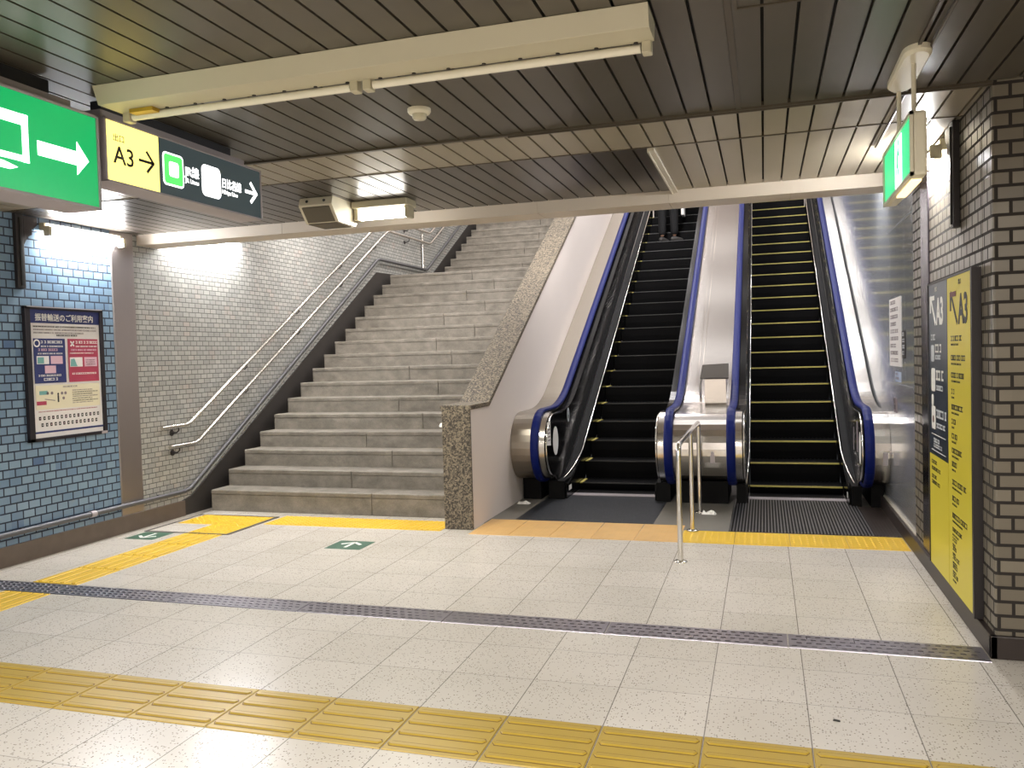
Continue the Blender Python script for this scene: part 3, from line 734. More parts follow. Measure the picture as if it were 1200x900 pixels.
mb = MB(); B.rect(mb, 1.873, 2.173, 2.939, 2.555, .001, .003); mb.build('lit_face', M_gE, t)
mb = MB()
for a in ((2.14,2.20), ): pass
B.rect(mb, 2.16, 2.430, 2.588, 2.473, .005); B.rect(mb, 2.16, 2.288, 2.588, 2.312, .005); B.rect(mb, 2.559, 2.288, 2.588, 2.473, .005); B.rect(mb, 2.16, 2.288, 2.187, 2.473, .005)
B.poly(mb, [(2.20,2.248),(2.50,2.248),(2.535,2.262),(2.47,2.276),(2.20,2.276)], .005)
# running figure in the doorway
B.disc(mb, 2.35, 2.415, .020, .024, .0064); B.stroke(mb, (2.335,2.395), (2.30,2.335), .035, .0064); B.stroke(mb, (2.30,2.335), (2.34,2.29), .02, .0064); B.stroke(mb, (2.30,2.335), (2.245,2.30), .02, .0064)
B.stroke(mb, (2.335,2.385), (2.385,2.36), .014, .0064); B.stroke(mb, (2.325,2.385), (2.275,2.365), .014, .0064)
mb.build('door_pictogram', M_wE, t)
mb = MB(); B.rect(mb, 2.630, 2.330, 2.826, 2.388, .005); B.poly(mb, [(2.826,2.290),(2.891,2.359),(2.829,2.430)], .005); mb.build('arrow', M_wE, t)

t = thing('exit_direction_sign', 'lit hanging sign with yellow A3 panel and dark line panel', 'direction sign', (gx-.1, 3.58, 2.29))
sign_case(t, gx-.15, gx, 2.985, 4.168, 2.296, 2.580, .010)
mb = MB(); B.rect(mb, 2.996, 2.307, 3.328, 2.570, .001, .003); mb.build('yellow_face', M_yE, t)
mb = MB(); B.rect(mb, 3.330, 2.307, 4.157, 2.570, .001, .003); mb.build('dark_face', M_dE, t)
mb = MB(); B.text(mb, 'A3', 3.035, 2.388, .112, .005, bold=.008); B.text(mb, '出口', 3.035, 2.488, .036, .005)
B.stroke(mb, (3.192,2.433), (3.285,2.433), .013, .005); B.stroke(mb, (3.243,2.482), (3.291,2.431), .013, .005); B.stroke(mb, (3.243,2.384), (3.291,2.435), .013, .005)
mb.build('black_lettering', M_ink, t)
mb = MB(); B.rrect(mb, 3.352, 2.352, 3.500, 2.512, .022, .005); mb.build('line_badge_rim', M_wE, t)
mb = MB(); B.rrect(mb, 3.360, 2.361, 3.492, 2.503, .016, .0065); mb.build('line_badge', M_grE, t)
mb = MB(); B.rrect(mb, 3.393, 2.398, 3.460, 2.470, .012, .008); mb.build('line_badge_centre', M_wE, t)
mb = MB(); B.text(mb, 'JR線', 3.512, 2.428, .058, .005, sx=1.0, bold=.02); B.text(mb, 'JR Lines', 3.512, 2.392, .030, .005, sx=1.08, bold=.02)
B.rrect(mb, 3.640, 2.350, 3.795, 2.512, .03, .005)
B.text(mb, '日比谷線', 3.803, 2.423, .056, .005, sx=.78, bold=.02); B.text(mb, 'Hibiya Line', 3.803, 2.388, .030, .005, sx=1.02, bold=.02)
B.stroke(mb, (4.012,2.437), (4.112,2.437), .018, .005); B.stroke(mb, (4.062,2.492), (4.120,2.434), .019, .005); B.stroke(mb, (4.062,2.382), (4.120,2.440), .019, .005)
mb.build('white_lettering', M_wE, t)
mb = MB(); B.rrect(mb, 3.668, 2.385, 3.767, 2.485, .02, .0065); mb.build('badge_centre', M_wE, t)

# small exit sign on rods
ex = .577
t = thing('hanging_exit_sign', 'small green exit sign hanging from ceiling on two rods, at right', 'exit sign', (ex+.03, 4.05, 2.14))
MB().box(ex+.006, ex+.058, 3.66, 4.45, 2.155, 2.412).build('case', M_ivory, t, .012)
Bx = Board((ex+.006, 0, 0), (0,-1,0), (0,0,1), (-1,0,0))
mb = MB(); Bx.rect(mb, -4.45, 2.155, -3.66, 2.17, .0, .012); Bx.rect(mb, -4.45, 2.397, -3.66, 2.412, .0, .012); Bx.rect(mb, -4.45, 2.155, -4.435, 2.412, .0, .012); Bx.rect(mb, -3.675, 2.155, -3.66, 2.412, .0, .012); mb.build('face_rim', M_ivory, t)
mb = MB(); Bx.rect(mb, -4.435, 2.17, -3.675, 2.397, .001, .003); mb.build('lit_face', M_gE2, t)
mb = MB(); Bx.rect(mb, -4.10, 2.178, -3.92, 2.389, .005); mb.build('white_door', M_wE, t)
mb = MB(); ox = .12; zz = -.012
Bx.disc(mb, -4.12+ox, 2.365, .013, .016, .0065); Bx.stroke(mb, (-4.125+ox,2.345), (-4.145+ox,2.285), .028, .0065); Bx.stroke(mb, (-4.145+ox,2.285), (-4.11+ox,2.21), .017, .0065); Bx.stroke(mb, (-4.145+ox,2.285), (-4.185+ox,2.23), .017, .0065); Bx.stroke(mb, (-4.13+ox,2.335), (-4.095+ox,2.30), .011, .0065)
mb.build('running_figure', M_gE2, t)
mb = MB().box(ex+.012, ex+.05, 3.75, 4.15, 2.147, 2.156); mb.build('lamp_window', M_lampface, t)
for y in (3.80, 4.19): MB().cyl((ex+.032, y, 2.411), (ex+.032, y, 2.66), .0095, 10).lathe((ex+.032, y, 2.408), [(.018,0),(.018,.006),(.010,.014)], 12).build('rod', M_ivory, t)
mb = MB(); pts = []
for cy, t0 in ((4.13, 0), (3.72, PI)):
    for k in range(13): a = t0 + PI*k/12; pts.append((ex+.032+.055*math.cos(a), cy+.085*math.sin(a)))
pin = [(ex+.032+(a-ex-.032)*.82, 3.92+(b-3.92)*.95) for a, b in pts]; n = len(pts)
mb.add([(a,b,ZC-.001) for a,b in pts] + [(a,b,ZC-.022) for a,b in pts] + [(a,b,ZC-.034) for a,b in pin], [(i,(i+1)%n,n+(i+1)%n,n+i) for i in range(n)] + [(n+i,n+(i+1)%n,2*n+(i+1)%n,2*n+i) for i in range(n)] + [tuple(range(2*n,3*n)), tuple(range(n))])
mb.build('ceiling_plate', M_ivory, t)

# ------------------------------------------------------------------ poster on the blue wall
t = thing('framed_poster', 'framed blue and pink notice poster on the blue tiled wall', 'poster', (XL+.02, 5.39, .90))
py0, py1, pz0, pz1 = 4.998, 5.785, .905, 1.965
mb = MB().box(XL, XL+.012, py0, py1, pz0, pz1)
for q in ((py0,py1,pz0,pz0+.026), (py0,py1,pz1-.022,pz1), (py0,py0+.05,pz0,pz1), (py1-.034,py1,pz0,pz1)): mb.box(XL+.010, XL+.034, *q)
mb.build('frame', M_frame, t, .002)
MB().box(XL+.030, XL+.036, py0+.02, py1-.01, pz1-.006, pz1+.002).build('frame_top_edge', M_alu, t)
MB().box(XL+.034, XL+.040, 5.715, 5.775, .908, .93).build('frame_catch', M_alu, t)
BP = Board((XL+.012, py0+.05, pz0+.026), (0,1,0), (0,0,1), (1,0,0)); W, H = py1-.034-py0-.05, pz1-.022-pz0-.026
mb = MB()      # sheet that buckles slightly in its frame
nu, nv = 20, 26; vs = []
for j in range(nv+1):
    for i in range(nu+1):
        a, b = W*i/nu, H*j/nv; vs.append(BP.P(a, b, .003 + .003*math.sin(b*9)*math.sin(PI*i/nu)**.5))
mb.add(vs, [(j*(nu+1)+i, j*(nu+1)+i+1, (j+1)*(nu+1)+i+1, (j+1)*(nu+1)+i) for j in range(nv) for i in range(nu)], 0, True)
mb.build('poster_sheet', M_paper, t)
def V(y): return H*(1-y)                       # y = share from the top
pieces = []
def MBs(name, m):
    q = MB(); pieces.append((name, q, m)); return q
red, ink, whit, pink, grey = (MB() for _ in range(5))
h0 = .0065
BP.rect(MBs('title_band', M_navy), 0, V(.105), W, H, h0); BP.text(whit, '振替輸送のご利用案内', W*.075, V(.082), .062, h0+.0012, sx=W*.85/.63, bold=.012)
for k in range(3): BP.greek(ink if k == 0 else grey, W*.05, V(.137+.024*k), W*(.9 if k < 2 else .7), .011, h0)
BP.greek(ink, W*.36, V(.205), W*.3, .013, h0)
BP.rect(MBs('blue_panel', M_navy), W*.04, V(.575), W*.475, V(.225), h0); BP.rect(MBs('red_panel', M_red), W*.515, V(.575), W*.965, V(.225), h0)
h1 = h0 + .0012
BP.ring(whit, W*.085, V(.262), .020, .011, h1); BP.stroke(whit, (W*.555,V(.245)), (W*.605,V(.285)), .012, h1); BP.stroke(whit, (W*.605,V(.245)), (W*.555,V(.285)), .012, h1)
for (a, wd) in ((.14,.30), (.66-.03,.32)):
    BP.greek(whit, W*a, V(.262), W*wd, .020, h1); BP.greek(whit, W*a, V(.292), W*wd, .012, h1)
BP.greek(pink, W*.10, V(.322), W*.28, .018, h1); BP.greek(whit, W*.09, V(.348), W*.34, .010, h1); BP.greek(pink, W*.56, V(.322), W*.38, .014, h1); BP.greek(whit, W*.54, V(.345), W*.36, .008, h1)
BP.rect(MBs('thumbnail', M_paper), W*.075, V(.425), W*.24, V(.362), h1); BP.rect(MBs('ticket_picture', M_teal), W*.085, V(.42), W*.17, V(.372), h1+.0012); BP.rect(MBs('thumbnail', M_pink), W*.265, V(.425), W*.43, V(.362), h1)
BP.rect(MBs('thumbnail', M_pink), W*.18, V(.498), W*.33, V(.438), h1); BP.greek(whit, W*.09, V(.522), W*.33, .014, h1); BP.greek(whit, W*.16, V(.555), W*.20, .020, h1)
BP.rect(MBs('thumbnail', M_paper), W*.535, V(.452), W*.72, V(.375), h1); BP.poly(MBs('ticket_picture', M_teal), [(W*.54,V(.448)),(W*.64,V(.448)),(W*.60,V(.385)),(W*.55,V(.39))], h1+.0012); BP.rect(MBs('thumbnail', M_pink), W*.75, V(.452), W*.94, V(.375), h1)
for k in range(3): BP.greek(ink, W*.77, V(.40+.018*k), W*.14, .005, h1+.0012)
BP.greek(whit, W*.56, V(.515), W*.36, .014, h1)
BP.rect(MBs('map_panel', M_cream2), W*.04, V(.78), W*.965, V(.592), h0); BP.greek(grey, W*.42, V(.615), W*.20, .012, h1)
BP.rect(MBs('ticket_picture', M_teal), W*.09, V(.665), W*.20, V(.635), h1); BP.rect(MBs('map_block', M_red), W*.05, V(.745), W*.18, V(.715), h1); BP.stroke(grey, (W*.16,V(.70)), (W*.30,V(.715)), .006, h1); BP.stroke(ink, (W*.345,V(.73)), (W*.345,V(.675)), .014, h1); BP.disc(ink, W*.345, V(.665), .008, .010, h1)
for (a, b_) in ((.20,.655), (.26,.655), (.40,.66), (.45,.66), (.42,.70)): BP.disc(grey, W*a, V(b_), .012, .012, h1)
for k in range(7): BP.greek(ink if k % 3 else grey, W*.55, V(.645+.017*k), W*(.38 if k % 2 else .30), .007, h1)
BP.greek(red, W*.07, V(.80), W*.85, .006, h0)
for j, n in ((0, 15), (1, 14)):
    for i in range(n):
        a = W*(.07 + .06*i + (.03 if j else 0)); b = V(.862 + .052*j)
        BP.rect(ink, a, b, a+.020, b+.028, h0); BP.rect(whit if (i+j) % 3 else pink, a+.006, b+.010, a+.014, b+.018, h1)
BP.rect(MBs('bottom_rule', M_navy), 0, V(.965), W, V(.95), h0)
for nm, q, m in pieces + [('red_caption', red, M_red), ('black_print', ink, M_ink), ('white_lettering', whit, M_whitep), ('pink_print', pink, M_pink), ('grey_print', grey, M_inkg)]: q.build(nm, m, t)

# ------------------------------------------------------------------ guide sign on the right wall
t = thing('wall_guide_sign', 'tall navy and yellow A3 exit guide sign on right tiled wall', 'guide sign', (.985, 5.12, .10))
sy0, sy1, sz0, sz1 = 4.555, 5.70, .112, 1.838
mb = MB().box(.972, XR, sy0-.028, sy0, sz0, sz1+.01).box(.978, XR, sy1, sy1+.012, sz0, sz1+.006).box(.978, XR, sy0, sy1, sz1, sz1+.010).box(.990, XR, sy0, sy1, sz0, sz1)
mb.build('frame', M_dark, t)
BG = Board((.990, 0, 0), (0,-1,0), (0,0,1), (-1,0,0)); ym = 5.155
mb = MB(); BG.rect(mb, -ym+.004, sz0, -sy0, sz1, 0, .006); mb.build('yellow_panel', M_signY, t)
mb = MB(); BG.rect(mb, -sy1, .80, -ym-.004, sz1, 0, .006); mb.build('navy_panel', M_signD, t)
mb = MB(); BG.rect(mb, -sy1, sz0, -ym-.004, .80, 0, .006); mb.build('lower_yellow_panel', M_signY, t)
mb = MB(); BG.rect(mb, -ym-.004, sz0, -ym+.004, sz1, .0, .004); mb.build('panel_joint', M_dark, t)
wt, bk, mr, gy = MB(), MB(), MB(), MB(); h = .0065
mb_arrow = (MB(), MB())
# heads: arrow up and to the left, then A3
def head(mb, mb2, a0, a1, ztop):
    w = a1-a0; s = w
    A = lambda q: a0 + w*q
    mm = mb_arrow[0 if mb is wt else 1]
    BG.stroke(mm, (A(.09), ztop-.02), (A(.40), ztop-.19), .026, h); BG.rect(mb2, A(.06), ztop-.045, A(.36), ztop-.018, h+.0012); BG.stroke(mm, (A(.08), ztop-.018), (A(.08), ztop-.12), .030, h)
    BG.text(mb, 'A3', A(.46), ztop-.19, .215, h, sx=.93*w/.55, bold=.03)
head(wt, wt, -5.67, -5.20, 1.785); head(bk, mr, -5.10, -4.60, 1.775)
mb_arrow[0].build('arrow', M_whitep, t); mb_arrow[1].build('arrow', M_ink, t)
BG.text(wt, '出口', -5.50, 1.795-.005, .035, h); BG.text(bk, '出口', -4.87, 1.79, .032, h)
# navy panel: lines of the station
def badge(a, b, sz):
    q = MB(); BG.rrect(q, a, b, a+sz*.8, b+sz, .02, h); q.build('line_badge', M_whitep, t)
BG.greek(gy, -5.62, 1.50, .12, .035, h); rl = MB(); BG.rrect(rl, -5.62, 1.37, -5.53, 1.47, .015, h); rl.build('line_badge', M_silver, t); BG.greek(wt, -5.50, 1.425, .16, .05, h); BG.greek(gy, -5.50, 1.385, .16, .025, h)
badge(-5.62, 1.19, .14); badge(-5.62, 1.10, .07); BG.greek(wt, -5.48, 1.26, .20, .06, h); BG.greek(gy, -5.48, 1.20, .18, .03, h)
badge(-5.62, .96, .14); rl = MB(); BG.disc(rl, -5.565, 1.02, .018, .022, h+.0012); rl.build('badge_dot', M_maroon, t); BG.greek(gy, -5.48, 1.035, .30, .05, h); BG.greek(gy, -5.48, .975, .26, .028, h)
rl = MB(); BG.rect(rl, -5.63, .926, -5.22, .930, h); rl.build('rule_line', M_whitep, t); BG.greek(gy, -5.57, .88, .16, .025, h); BG.greek(gy, -5.57, .85, .24, .022, h); rl = MB(); BG.rect(rl, -5.63, .828, -5.22, .832, h); rl.build('rule_line', M_whitep, t)
# yellow panel: list of places
for (z, w_) in ((1.49,.26), (1.385,.34), (1.29,.30), (1.20,.10), (1.115,.26), (1.035,.09), (.955,.15), (.875,.24), (.80,.13), (.70,.34), (.61,.16), (.515,.34), (.44,.22), (.385,.10), (.335,.10), (.285,.16), (.235,.12), (.185,.12)):
    big = .029 if z > .45 else .022
    BG.greek(bk, -5.06, z, w_, big, h); BG.greek(bk, -5.06, z-.024, w_*.7, .010, h)
for (z, w_) in ((.745,.16), (.705,.26), (.655,.14), (.62,.26)): BG.greek(bk, -5.64, z, w_, .022, h)
wt.build('white_lettering', M_whitep, t); bk.build('black_lettering', M_ink, t); mr.build('arrow_tip', M_maroon, t); gy.build('grey_lettering', M_silver, t)

# notices on the polished wall by the right escalator
def notice(name, label, y0, y1, z0, z1, m, rows, pm, x=1.045):
    t = thing(name, label, 'notice', (x, (y0+y1)/2, z0), 'notices on the wall by the right escalator')
    MB().box(x-.006, x, y0, y1, z0, z1).build('sheet', m, t)
    Bn = Board((x-.006, 0, 0), (0,-1,0), (0,0,1), (-1,0,0)); mb = MB()
    for k in range(rows):
        z = z1 - (z1-z0)*(k+.8)/(rows+.4); hh = min(.03, (z1-z0)/rows*.5)
        Bn.greek(mb, -y1+.05*(y1-y0)*2, z, (y1-y0)*(.7 if k % 3 else .5), hh, .0004, d=.0006)
    mb.build('print', pm, t)
notice('wall_notice', 'tall white notice on the polished wall beside the right escalator', 7.20, 7.80, 1.30, 1.865, M_paper, 9, M_inkg)
notice('wall_notice', 'narrow black plate on the polished wall, right of the tall white notice', 6.97, 7.13, 1.37, 1.585, M_ink, 4, M_silver)
notice('wall_notice', 'small white sticker below the tall white notice', 7.25, 7.50, 1.175, 1.255, M_lblue, 2, M_inkg)
notice('wall_notice', 'small dark label on the polished wall, lowest below the white notice', 7.36, 7.50, .92, 1.04, M_inkg, 2, M_ink, 1.030)

# ------------------------------------------------------------------ ceiling fixtures
def grounded_lamp(name, label, x0, x1, y, lit, group=None):
    t = thing(name, label, 'ceiling lamp', ((x0+x1)/2, y, ZC), group)
    MB().prism([(y-.085, ZC-.0005), (y-.055, ZC-.075), (y+.085, ZC-.075), (y+.115, ZC-.0005)], x0, x1).build('housing', M_cream, t, .003)
    xm = (x0+x1)/2
    for a, b in ((x0, xm), (xm, x1)):
        tb = MB().cyl((a+.05, y+.095, ZC-.092), (b-.05, y+.095, ZC-.092), .016, 14).build('tube', M_tube if lit else M_tubeoff, t)
        for q in (a+.012, b-.045): MB().box(q, q+.035, y+.07, y+.118, ZC-.115, ZC-.055).build('socket', M_cream, t, .004)
    return t
t = grounded_lamp('batten_lamp', 'long cream ceiling batten lamp, unlit, nearest above the hall', -2.70, -.36, 2.955, False)
for i in range(16): 
    x = -2.6 + i*.145
    MB().cyl((x, 3.03, ZC-.079), (x, 3.03, ZC-.073), .008, 10).build('screw', M_dark, t)
MB().box(-2.62, -2.50, 2.99, 3.04, ZC-.092, ZC-.076).build('ballast_plate', M_brass, t)
# smoke detector
t = thing('smoke_detector', 'round ivory smoke detector on the slatted ceiling', 'smoke detector', (-1.56, 3.70, ZC))
MB().lathe((-1.56, 3.70, ZC-.052), [(.0,0),(.028,.001),(.034,.010),(.036,.026)], 24).build('head', M_cream, t)
MB().lathe((-1.56, 3.70, ZC-.028), [(.030,0),(.050,.004),(.056,.014),(.056,.0275)], 28).build('base', M_ivory, t)
# loudspeaker
t = thing('ceiling_speaker', 'cream ceiling loudspeaker with angled grille, left of the lit lamp', 'loudspeaker', (-3.06, 5.55, ZC))
MB().prism([(5.38, ZC-.0005), (5.36, ZC-.06), (5.46, ZC-.175), (5.72, ZC-.175), (5.80, ZC-.10), (5.80, ZC-.0005)], -3.235, -2.965).build('cabinet', M_ivory, t, .006)
MB().hexa([(-3.21,5.368,ZC-.072),(-2.99,5.368,ZC-.072),(-2.99,5.453,ZC-.168),(-3.21,5.453,ZC-.168)], [(-3.21,5.362,ZC-.077),(-2.99,5.362,ZC-.077),(-2.99,5.447,ZC-.173),(-3.21,5.447,ZC-.173)]).build('grille', M_mesh, t)
for x in (-3.17, -3.03): MB().cyl((x, 5.372, ZC-.03), (x, 5.364, ZC-.031), .010, 12).build('screw', M_ink, t)
MB().box(-3.22, -2.985, 5.47, 5.71, ZC-.181, ZC-.174).build('bottom_plate', M_mesh, t)
# lit lamp near the beam
t = thing('emergency_lamp', 'short brightly lit lamp on the ceiling before the beam', 'ceiling lamp', (-2.62, 5.72, ZC))
MB().box(-2.96, -2.50, 5.64, 5.82, ZC-.055, ZC-.0005).build('housing', M_cream, t, .01)
MB().cyl((-2.92, 5.73, ZC-.098), (-2.54, 5.73, ZC-.098), .036, 18).build('tube', M_tube, t)
for x in (-2.955, -2.54): MB().box(x, x+.035, 5.675, 5.785, ZC-.140, ZC-.05).build('socket', M_cream, t, .008)
# inspection hatch outline
t = thing('ceiling_hatch', 'square inspection hatch flush in the ceiling slats, upper right', 'hatch', (.20, 2.75, ZC))
MB().box(-.075, .50, 3.035, 3.047, ZC-.006, ZC-.0003).box(-.075, .50, 2.45, 2.462, ZC-.006, ZC-.0003).box(-.083, -.071, 2.45, 3.047, ZC-.006, ZC-.0003).box(.49, .50, 2.45, 3.047, ZC-.006, ZC-.0003).build('hatch_rim', M_trimD, t)
cw = MB().tube([(.655, 2.0, ZC-.009), (.655, 4.27, ZC-.009)], .007, 8).tube([(.655, 4.33, ZC-.009), (.655, 5.4, ZC-.009)], .007, 8).build('ceiling_conduit', M_trimD)
tag(recenter(cw, (.655, 4.0, ZC)), 'thin conduit along the ceiling slats beside the small exit sign', 'conduit')

# smoke curtain rails and wall lamps, one pair each side
for side in (-1, 1):
    xw = XL if side < 0 else XR; d = -side      # d points into the hall
    t = thing('curtain_rail', 'short %s on the %s' % (('dark metal guide rail', 'blue tiled wall, above the poster') if side < 0 else ('dark metal guide rail', 'right tiled wall, above the guide sign')), 'guide rail', (xw, 4.99, 2.1))
    a, b = sorted((xw, xw + d*.035)); MB().box(a, b, 4.955, 5.025, 2.10, ZC-.001).build('rail', M_dark, t, .004)
    mb = MB(); mb.box(min(xw+d*.035, xw+d*.042), max(xw+d*.035, xw+d*.042), 4.982, 4.998, 2.12, 2.64); mb.build('slot', M_gap, t)
    mb = MB().prism([(5.025, 2.66), (5.15, 2.66), (5.15, 2.60), (5.10, 2.56), (5.10, 2.52), (5.06, 2.50), (5.025, 2.44)], a, b); mb.build('bracket', M_dark, t)
    t = thing('wall_lamp', 'bright wall lamp at the top of the %s wall' % ('blue tiled' if side < 0 else 'right brick tiled'), 'wall lamp', (xw, 5.65, 2.5))
    a, b = sorted((xw, xw + d*.05)); MB().box(a, b, 5.20, 6.02 if side < 0 else 5.80, 2.57, 2.63).build('housing', M_cream, t, .004)
    y1 = 5.99 if side < 0 else 5.77
    MB().cyl((xw+d*.075, 5.23, 2.55), (xw+d*.075, y1, 2.55), .016, 14).build('tube', M_tubeW, t)
    for y in (5.20, y1): MB().box(min(xw+d*.04, xw+d*.1), max(xw+d*.04, xw+d*.1), y, y+.03, 2.525, 2.60).build('socket', M_cream, t)
# lamp on the stair wall just behind the beam
t = thing('wall_lamp', 'bright wall lamp behind the beam on the stairwell wall', 'wall lamp', (XL, 7.1, 2.74))
MB().box(XL, XL+.05, 6.65, 7.75, 2.76, 2.82).build('housing', M_cream, t, .004)
MB().cyl((XL+.075, 6.68, 2.74), (XL+.075, 7.72, 2.74), .016, 14).build('tube', M_tubeW, t)

# ------------------------------------------------------------------ person near the top of the left escalator
def skin_mesh(name, verts, edges, radii, m, parent, sub=2, root=0):
    off = Vector(parent['_w']); me = bpy.data.meshes.new(name); me.from_pydata([tuple(Vector(v)-off) for v in verts], edges, [])
    o = bpy.data.objects.new(name, me); C.objects.link(o)
    md = o.modifiers.new('Skin', 'SKIN'); md.use_smooth_shade = True
    for i, q in enumerate(me.skin_vertices[0].data):
        rr = radii[i]; q.radius = rr if isinstance(rr, tuple) else (rr, rr); q.use_root = (i == root)
    sb = o.modifiers.new('Subdivision', 'SUBSURF'); sb.levels = sub; sb.render_levels = sub
    dg = bpy.context.evaluated_depsgraph_get(); dg.update()
    me2 = bpy.data.meshes.new_from_object(o.evaluated_get(dg)); me2.name = name; bpy.data.objects.remove(o)
    for p in me2.polygons: p.use_smooth = True
    me2.materials.clear(); me2.materials.append(m)
    o = bpy.data.objects.new(name, me2); C.objects.link(o); o.parent = parent; o['_w'] = tuple(off); return o
pk = 17; pz = .079 + .193*pk + .0045; px, py = -1.56, 8.74 + .334*pk + .17
t = thing('person', 'person in dark trousers standing near the top of the left escalator', 'person', (px, py, pz))
def Q(x, y, z): return (px+x, py+y, pz+z)
vb = [Q(0,0,.93), Q(0,.0,1.10), Q(0,.01,1.28), Q(0,.0,1.43), Q(0,.01,1.52), Q(0,.02,1.60), Q(0,.015,1.69),
      Q(-.10,0,.88), Q(-.10,.01,.50), Q(-.10,-.02,.09), Q(.10,0,.88), Q(.10,.02,.50), Q(.11,.0,.09),
      Q(-.19,0,1.40), Q(-.24,.01,1.12), Q(-.24,.05,.88), Q(-.24,.06,.80), Q(.19,0,1.40), Q(.24,.0,1.12), Q(.245,.03,.88), Q(.245,.035,.80)]
eb = [(0,1),(1,2),(2,3),(3,4),(4,5),(5,6),(0,7),(7,8),(8,9),(0,10),(10,11),(11,12),(3,13),(13,14),(14,15),(15,16),(3,17),(17,18),(18,19),(19,20)]
rb = [(.15,.11),(.135,.10),(.15,.11),(.13,.085),(.055,.055),(.075,.085),(.070,.085),.088,.055,.038,.088,.055,.038,.055,.042,.030,.032,.055,.042,.030,.032]
body = skin_mesh('body', vb, eb, rb, M_skin, t)
for sgn in (-1, 1):           # fingers, curled
    hx = .24*sgn; hy = .06 if sgn < 0 else .035
    for k in range(4):
        l = (.062,.072,.068,.052)[k]; y0 = hy - .026 + .018*k
        skin_mesh('finger', [Q(hx, y0, .79), Q(hx-.004*sgn, y0, .79-l*.6), Q(hx-.022*sgn, y0, .79-l)], [(0,1),(1,2)], [.0095,.0085,.007], M_skin, body, 1)
    skin_mesh('thumb', [Q(hx, hy+.03, .815), Q(hx-.015*sgn, hy+.05, .785), Q(hx-.025*sgn, hy+.05, .755)], [(0,1),(1,2)], [.011,.010,.008], M_skin, body, 1)
skin_mesh('trousers', [Q(0,0,.97), Q(-.10,0,.86), Q(-.10,.01,.50), Q(-.10,-.02,.10), Q(.10,0,.86), Q(.10,.02,.50), Q(.11,0,.10)], [(0,1),(1,2),(2,3),(0,4),(4,5),(5,6)], [(.165,.125),.105,.078,.068,.105,.078,.068], M_cloth, t)
skin_mesh('jacket', [Q(0,0,.92), Q(0,0,1.12), Q(0,.01,1.28), Q(0,0,1.44), Q(-.19,0,1.41), Q(-.245,.01,1.12), Q(-.24,.05,.90), Q(.19,0,1.41), Q(.245,0,1.12), Q(.245,.03,.90)], [(0,1),(1,2),(2,3),(3,4),(4,5),(5,6),(3,7),(7,8),(8,9)], [(.175,.135),(.16,.125),(.17,.13),(.11,.09),.072,.058,.045,.072,.058,.045], M_coat, t)
hd = MB(); 
skin_mesh('hair', [Q(0,-.02,1.60), Q(0,-.015,1.69), Q(0,.0,1.745)], [(0,1),(1,2)], [(.080,.075),(.088,.098),(.06,.07)], M_hair, t)
mbf = MB().lathe(Q(0,.115,1.60), [(.012,-.02),(.010,0),(.004,.02)], 10); mbf.build('nose', M_skin, body)
for sgn, yaw in ((-1, -.6), (1, -1.1)):
    fx, fy = .105*sgn, -.01
    dx, dy = math.sin(-yaw), math.cos(yaw)
    skin_mesh('shoe', [Q(fx-dx*.07, fy-dy*.07, .045), Q(fx, fy, .055), Q(fx+dx*.10, fy+dy*.10, .038), Q(fx+dx*.165, fy+dy*.165, .030)], [(0,1),(1,2),(2,3)], [(.040,.040),(.042,.050),(.040,.034),(.032,.026)], M_shoe, t)
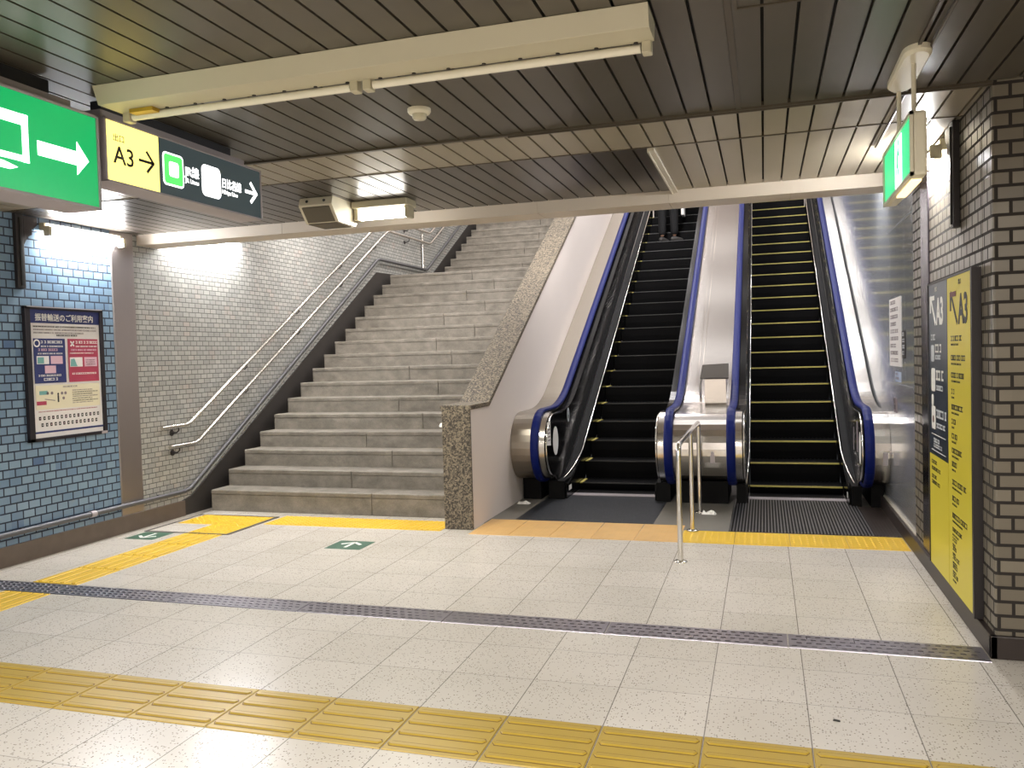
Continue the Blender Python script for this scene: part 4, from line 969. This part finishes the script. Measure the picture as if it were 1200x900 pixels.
# slim white bag in the right hand
bgx = px + .26
t = thing('shopping_bag', 'slim white bag held by the person on the left escalator', 'bag', (bgx, py+.03, pz+.44))
MB().prism([(py-.10, pz+.44), (py+.16, pz+.44), (py+.17, pz+.68), (py-.11, pz+.68)], bgx-.022, bgx+.022).build('bag_body', M_whitep, t, .004)
MB().tube([(bgx-.005, py-.05, pz+.68), (bgx-.006, py+.0, pz+.755), (bgx-.006, py+.03, pz+.77), (bgx-.006, py+.06, pz+.755), (bgx-.005, py+.11, pz+.68)], .004, 6).build('handle', M_whitep, t)

# ------------------------------------------------------------------ light
def area(name, loc, sx, sy, power, col=(1,.95,.86), rot=(0,0,0)):
    l = bpy.data.lights.new(name, 'AREA'); l.shape = 'RECTANGLE'; l.size = sx; l.size_y = sy; l.energy = power; l.color = col
    o = bpy.data.objects.new(name, l); C.objects.link(o); o.location = loc; o.rotation_euler = rot; return o
# battens of the hall behind the viewpoint
for x, y, pw in ((-3.6,-3.4,150), (-.4,-3.4,150), (-3.9,.5,58), (-1.3,.5,62), (1.6,-.2,120)):
    area('hall_lamp', (x, y, ZC-.09), 2.3, .12, pw, (1,.955,.90))
# stairwell and escalator shaft lamps under the sloping soffit, plus added fill lights
def soff(y): return 2.95 + TAN*(y-7.5)
for y in (8.6, 10.8, 13.0, 15.2):
    area('stair_lamp', (-4.4, y, soff(y)-.12), 1.2, .12, 46, (1,.96,.93), (PI/6,0,0))
for y in (8.1, 10.1, 12.1, 14.1, 16.1):
    area('shaft_light', (.74, y, soff(y)-.12), .5, .35, 24, (1,.98,1), (PI/6,0,0))
    area('shaft_light', (-1.85, y+1, soff(y+1)-.12), .6, .9, 46, (1,.97,.97), (PI/6,0,0))  # added fill to brighten the white balustrade wall
    area('shaft_light', (-.62, y, soff(y)-.10), 1.0, .45, 2.4, (1,.98,.97), (PI/6,0,0))  # added weak fill, gives the middle deck its soft reflected bands
# light given by the visible fixtures
area('lamp_glow', (-2.73, 5.73, ZC-.15), .38, .07, 30, (1,.97,.88))
w = bpy.data.worlds.new('world'); bpy.context.scene.world = w; w.use_nodes = True
bg = w.node_tree.nodes['Background']; bg.inputs[0].default_value = (.8,.82,.85,1); bg.inputs[1].default_value = .05
vs_ = bpy.context.scene.view_settings
vs_.view_transform = 'Standard'; vs_.look = 'None'; vs_.gamma = 1; vs_.use_curve_mapping = False; vs_.exposure = .42
for o in bpy.data.objects:
    if '_w' in o: del o['_w']
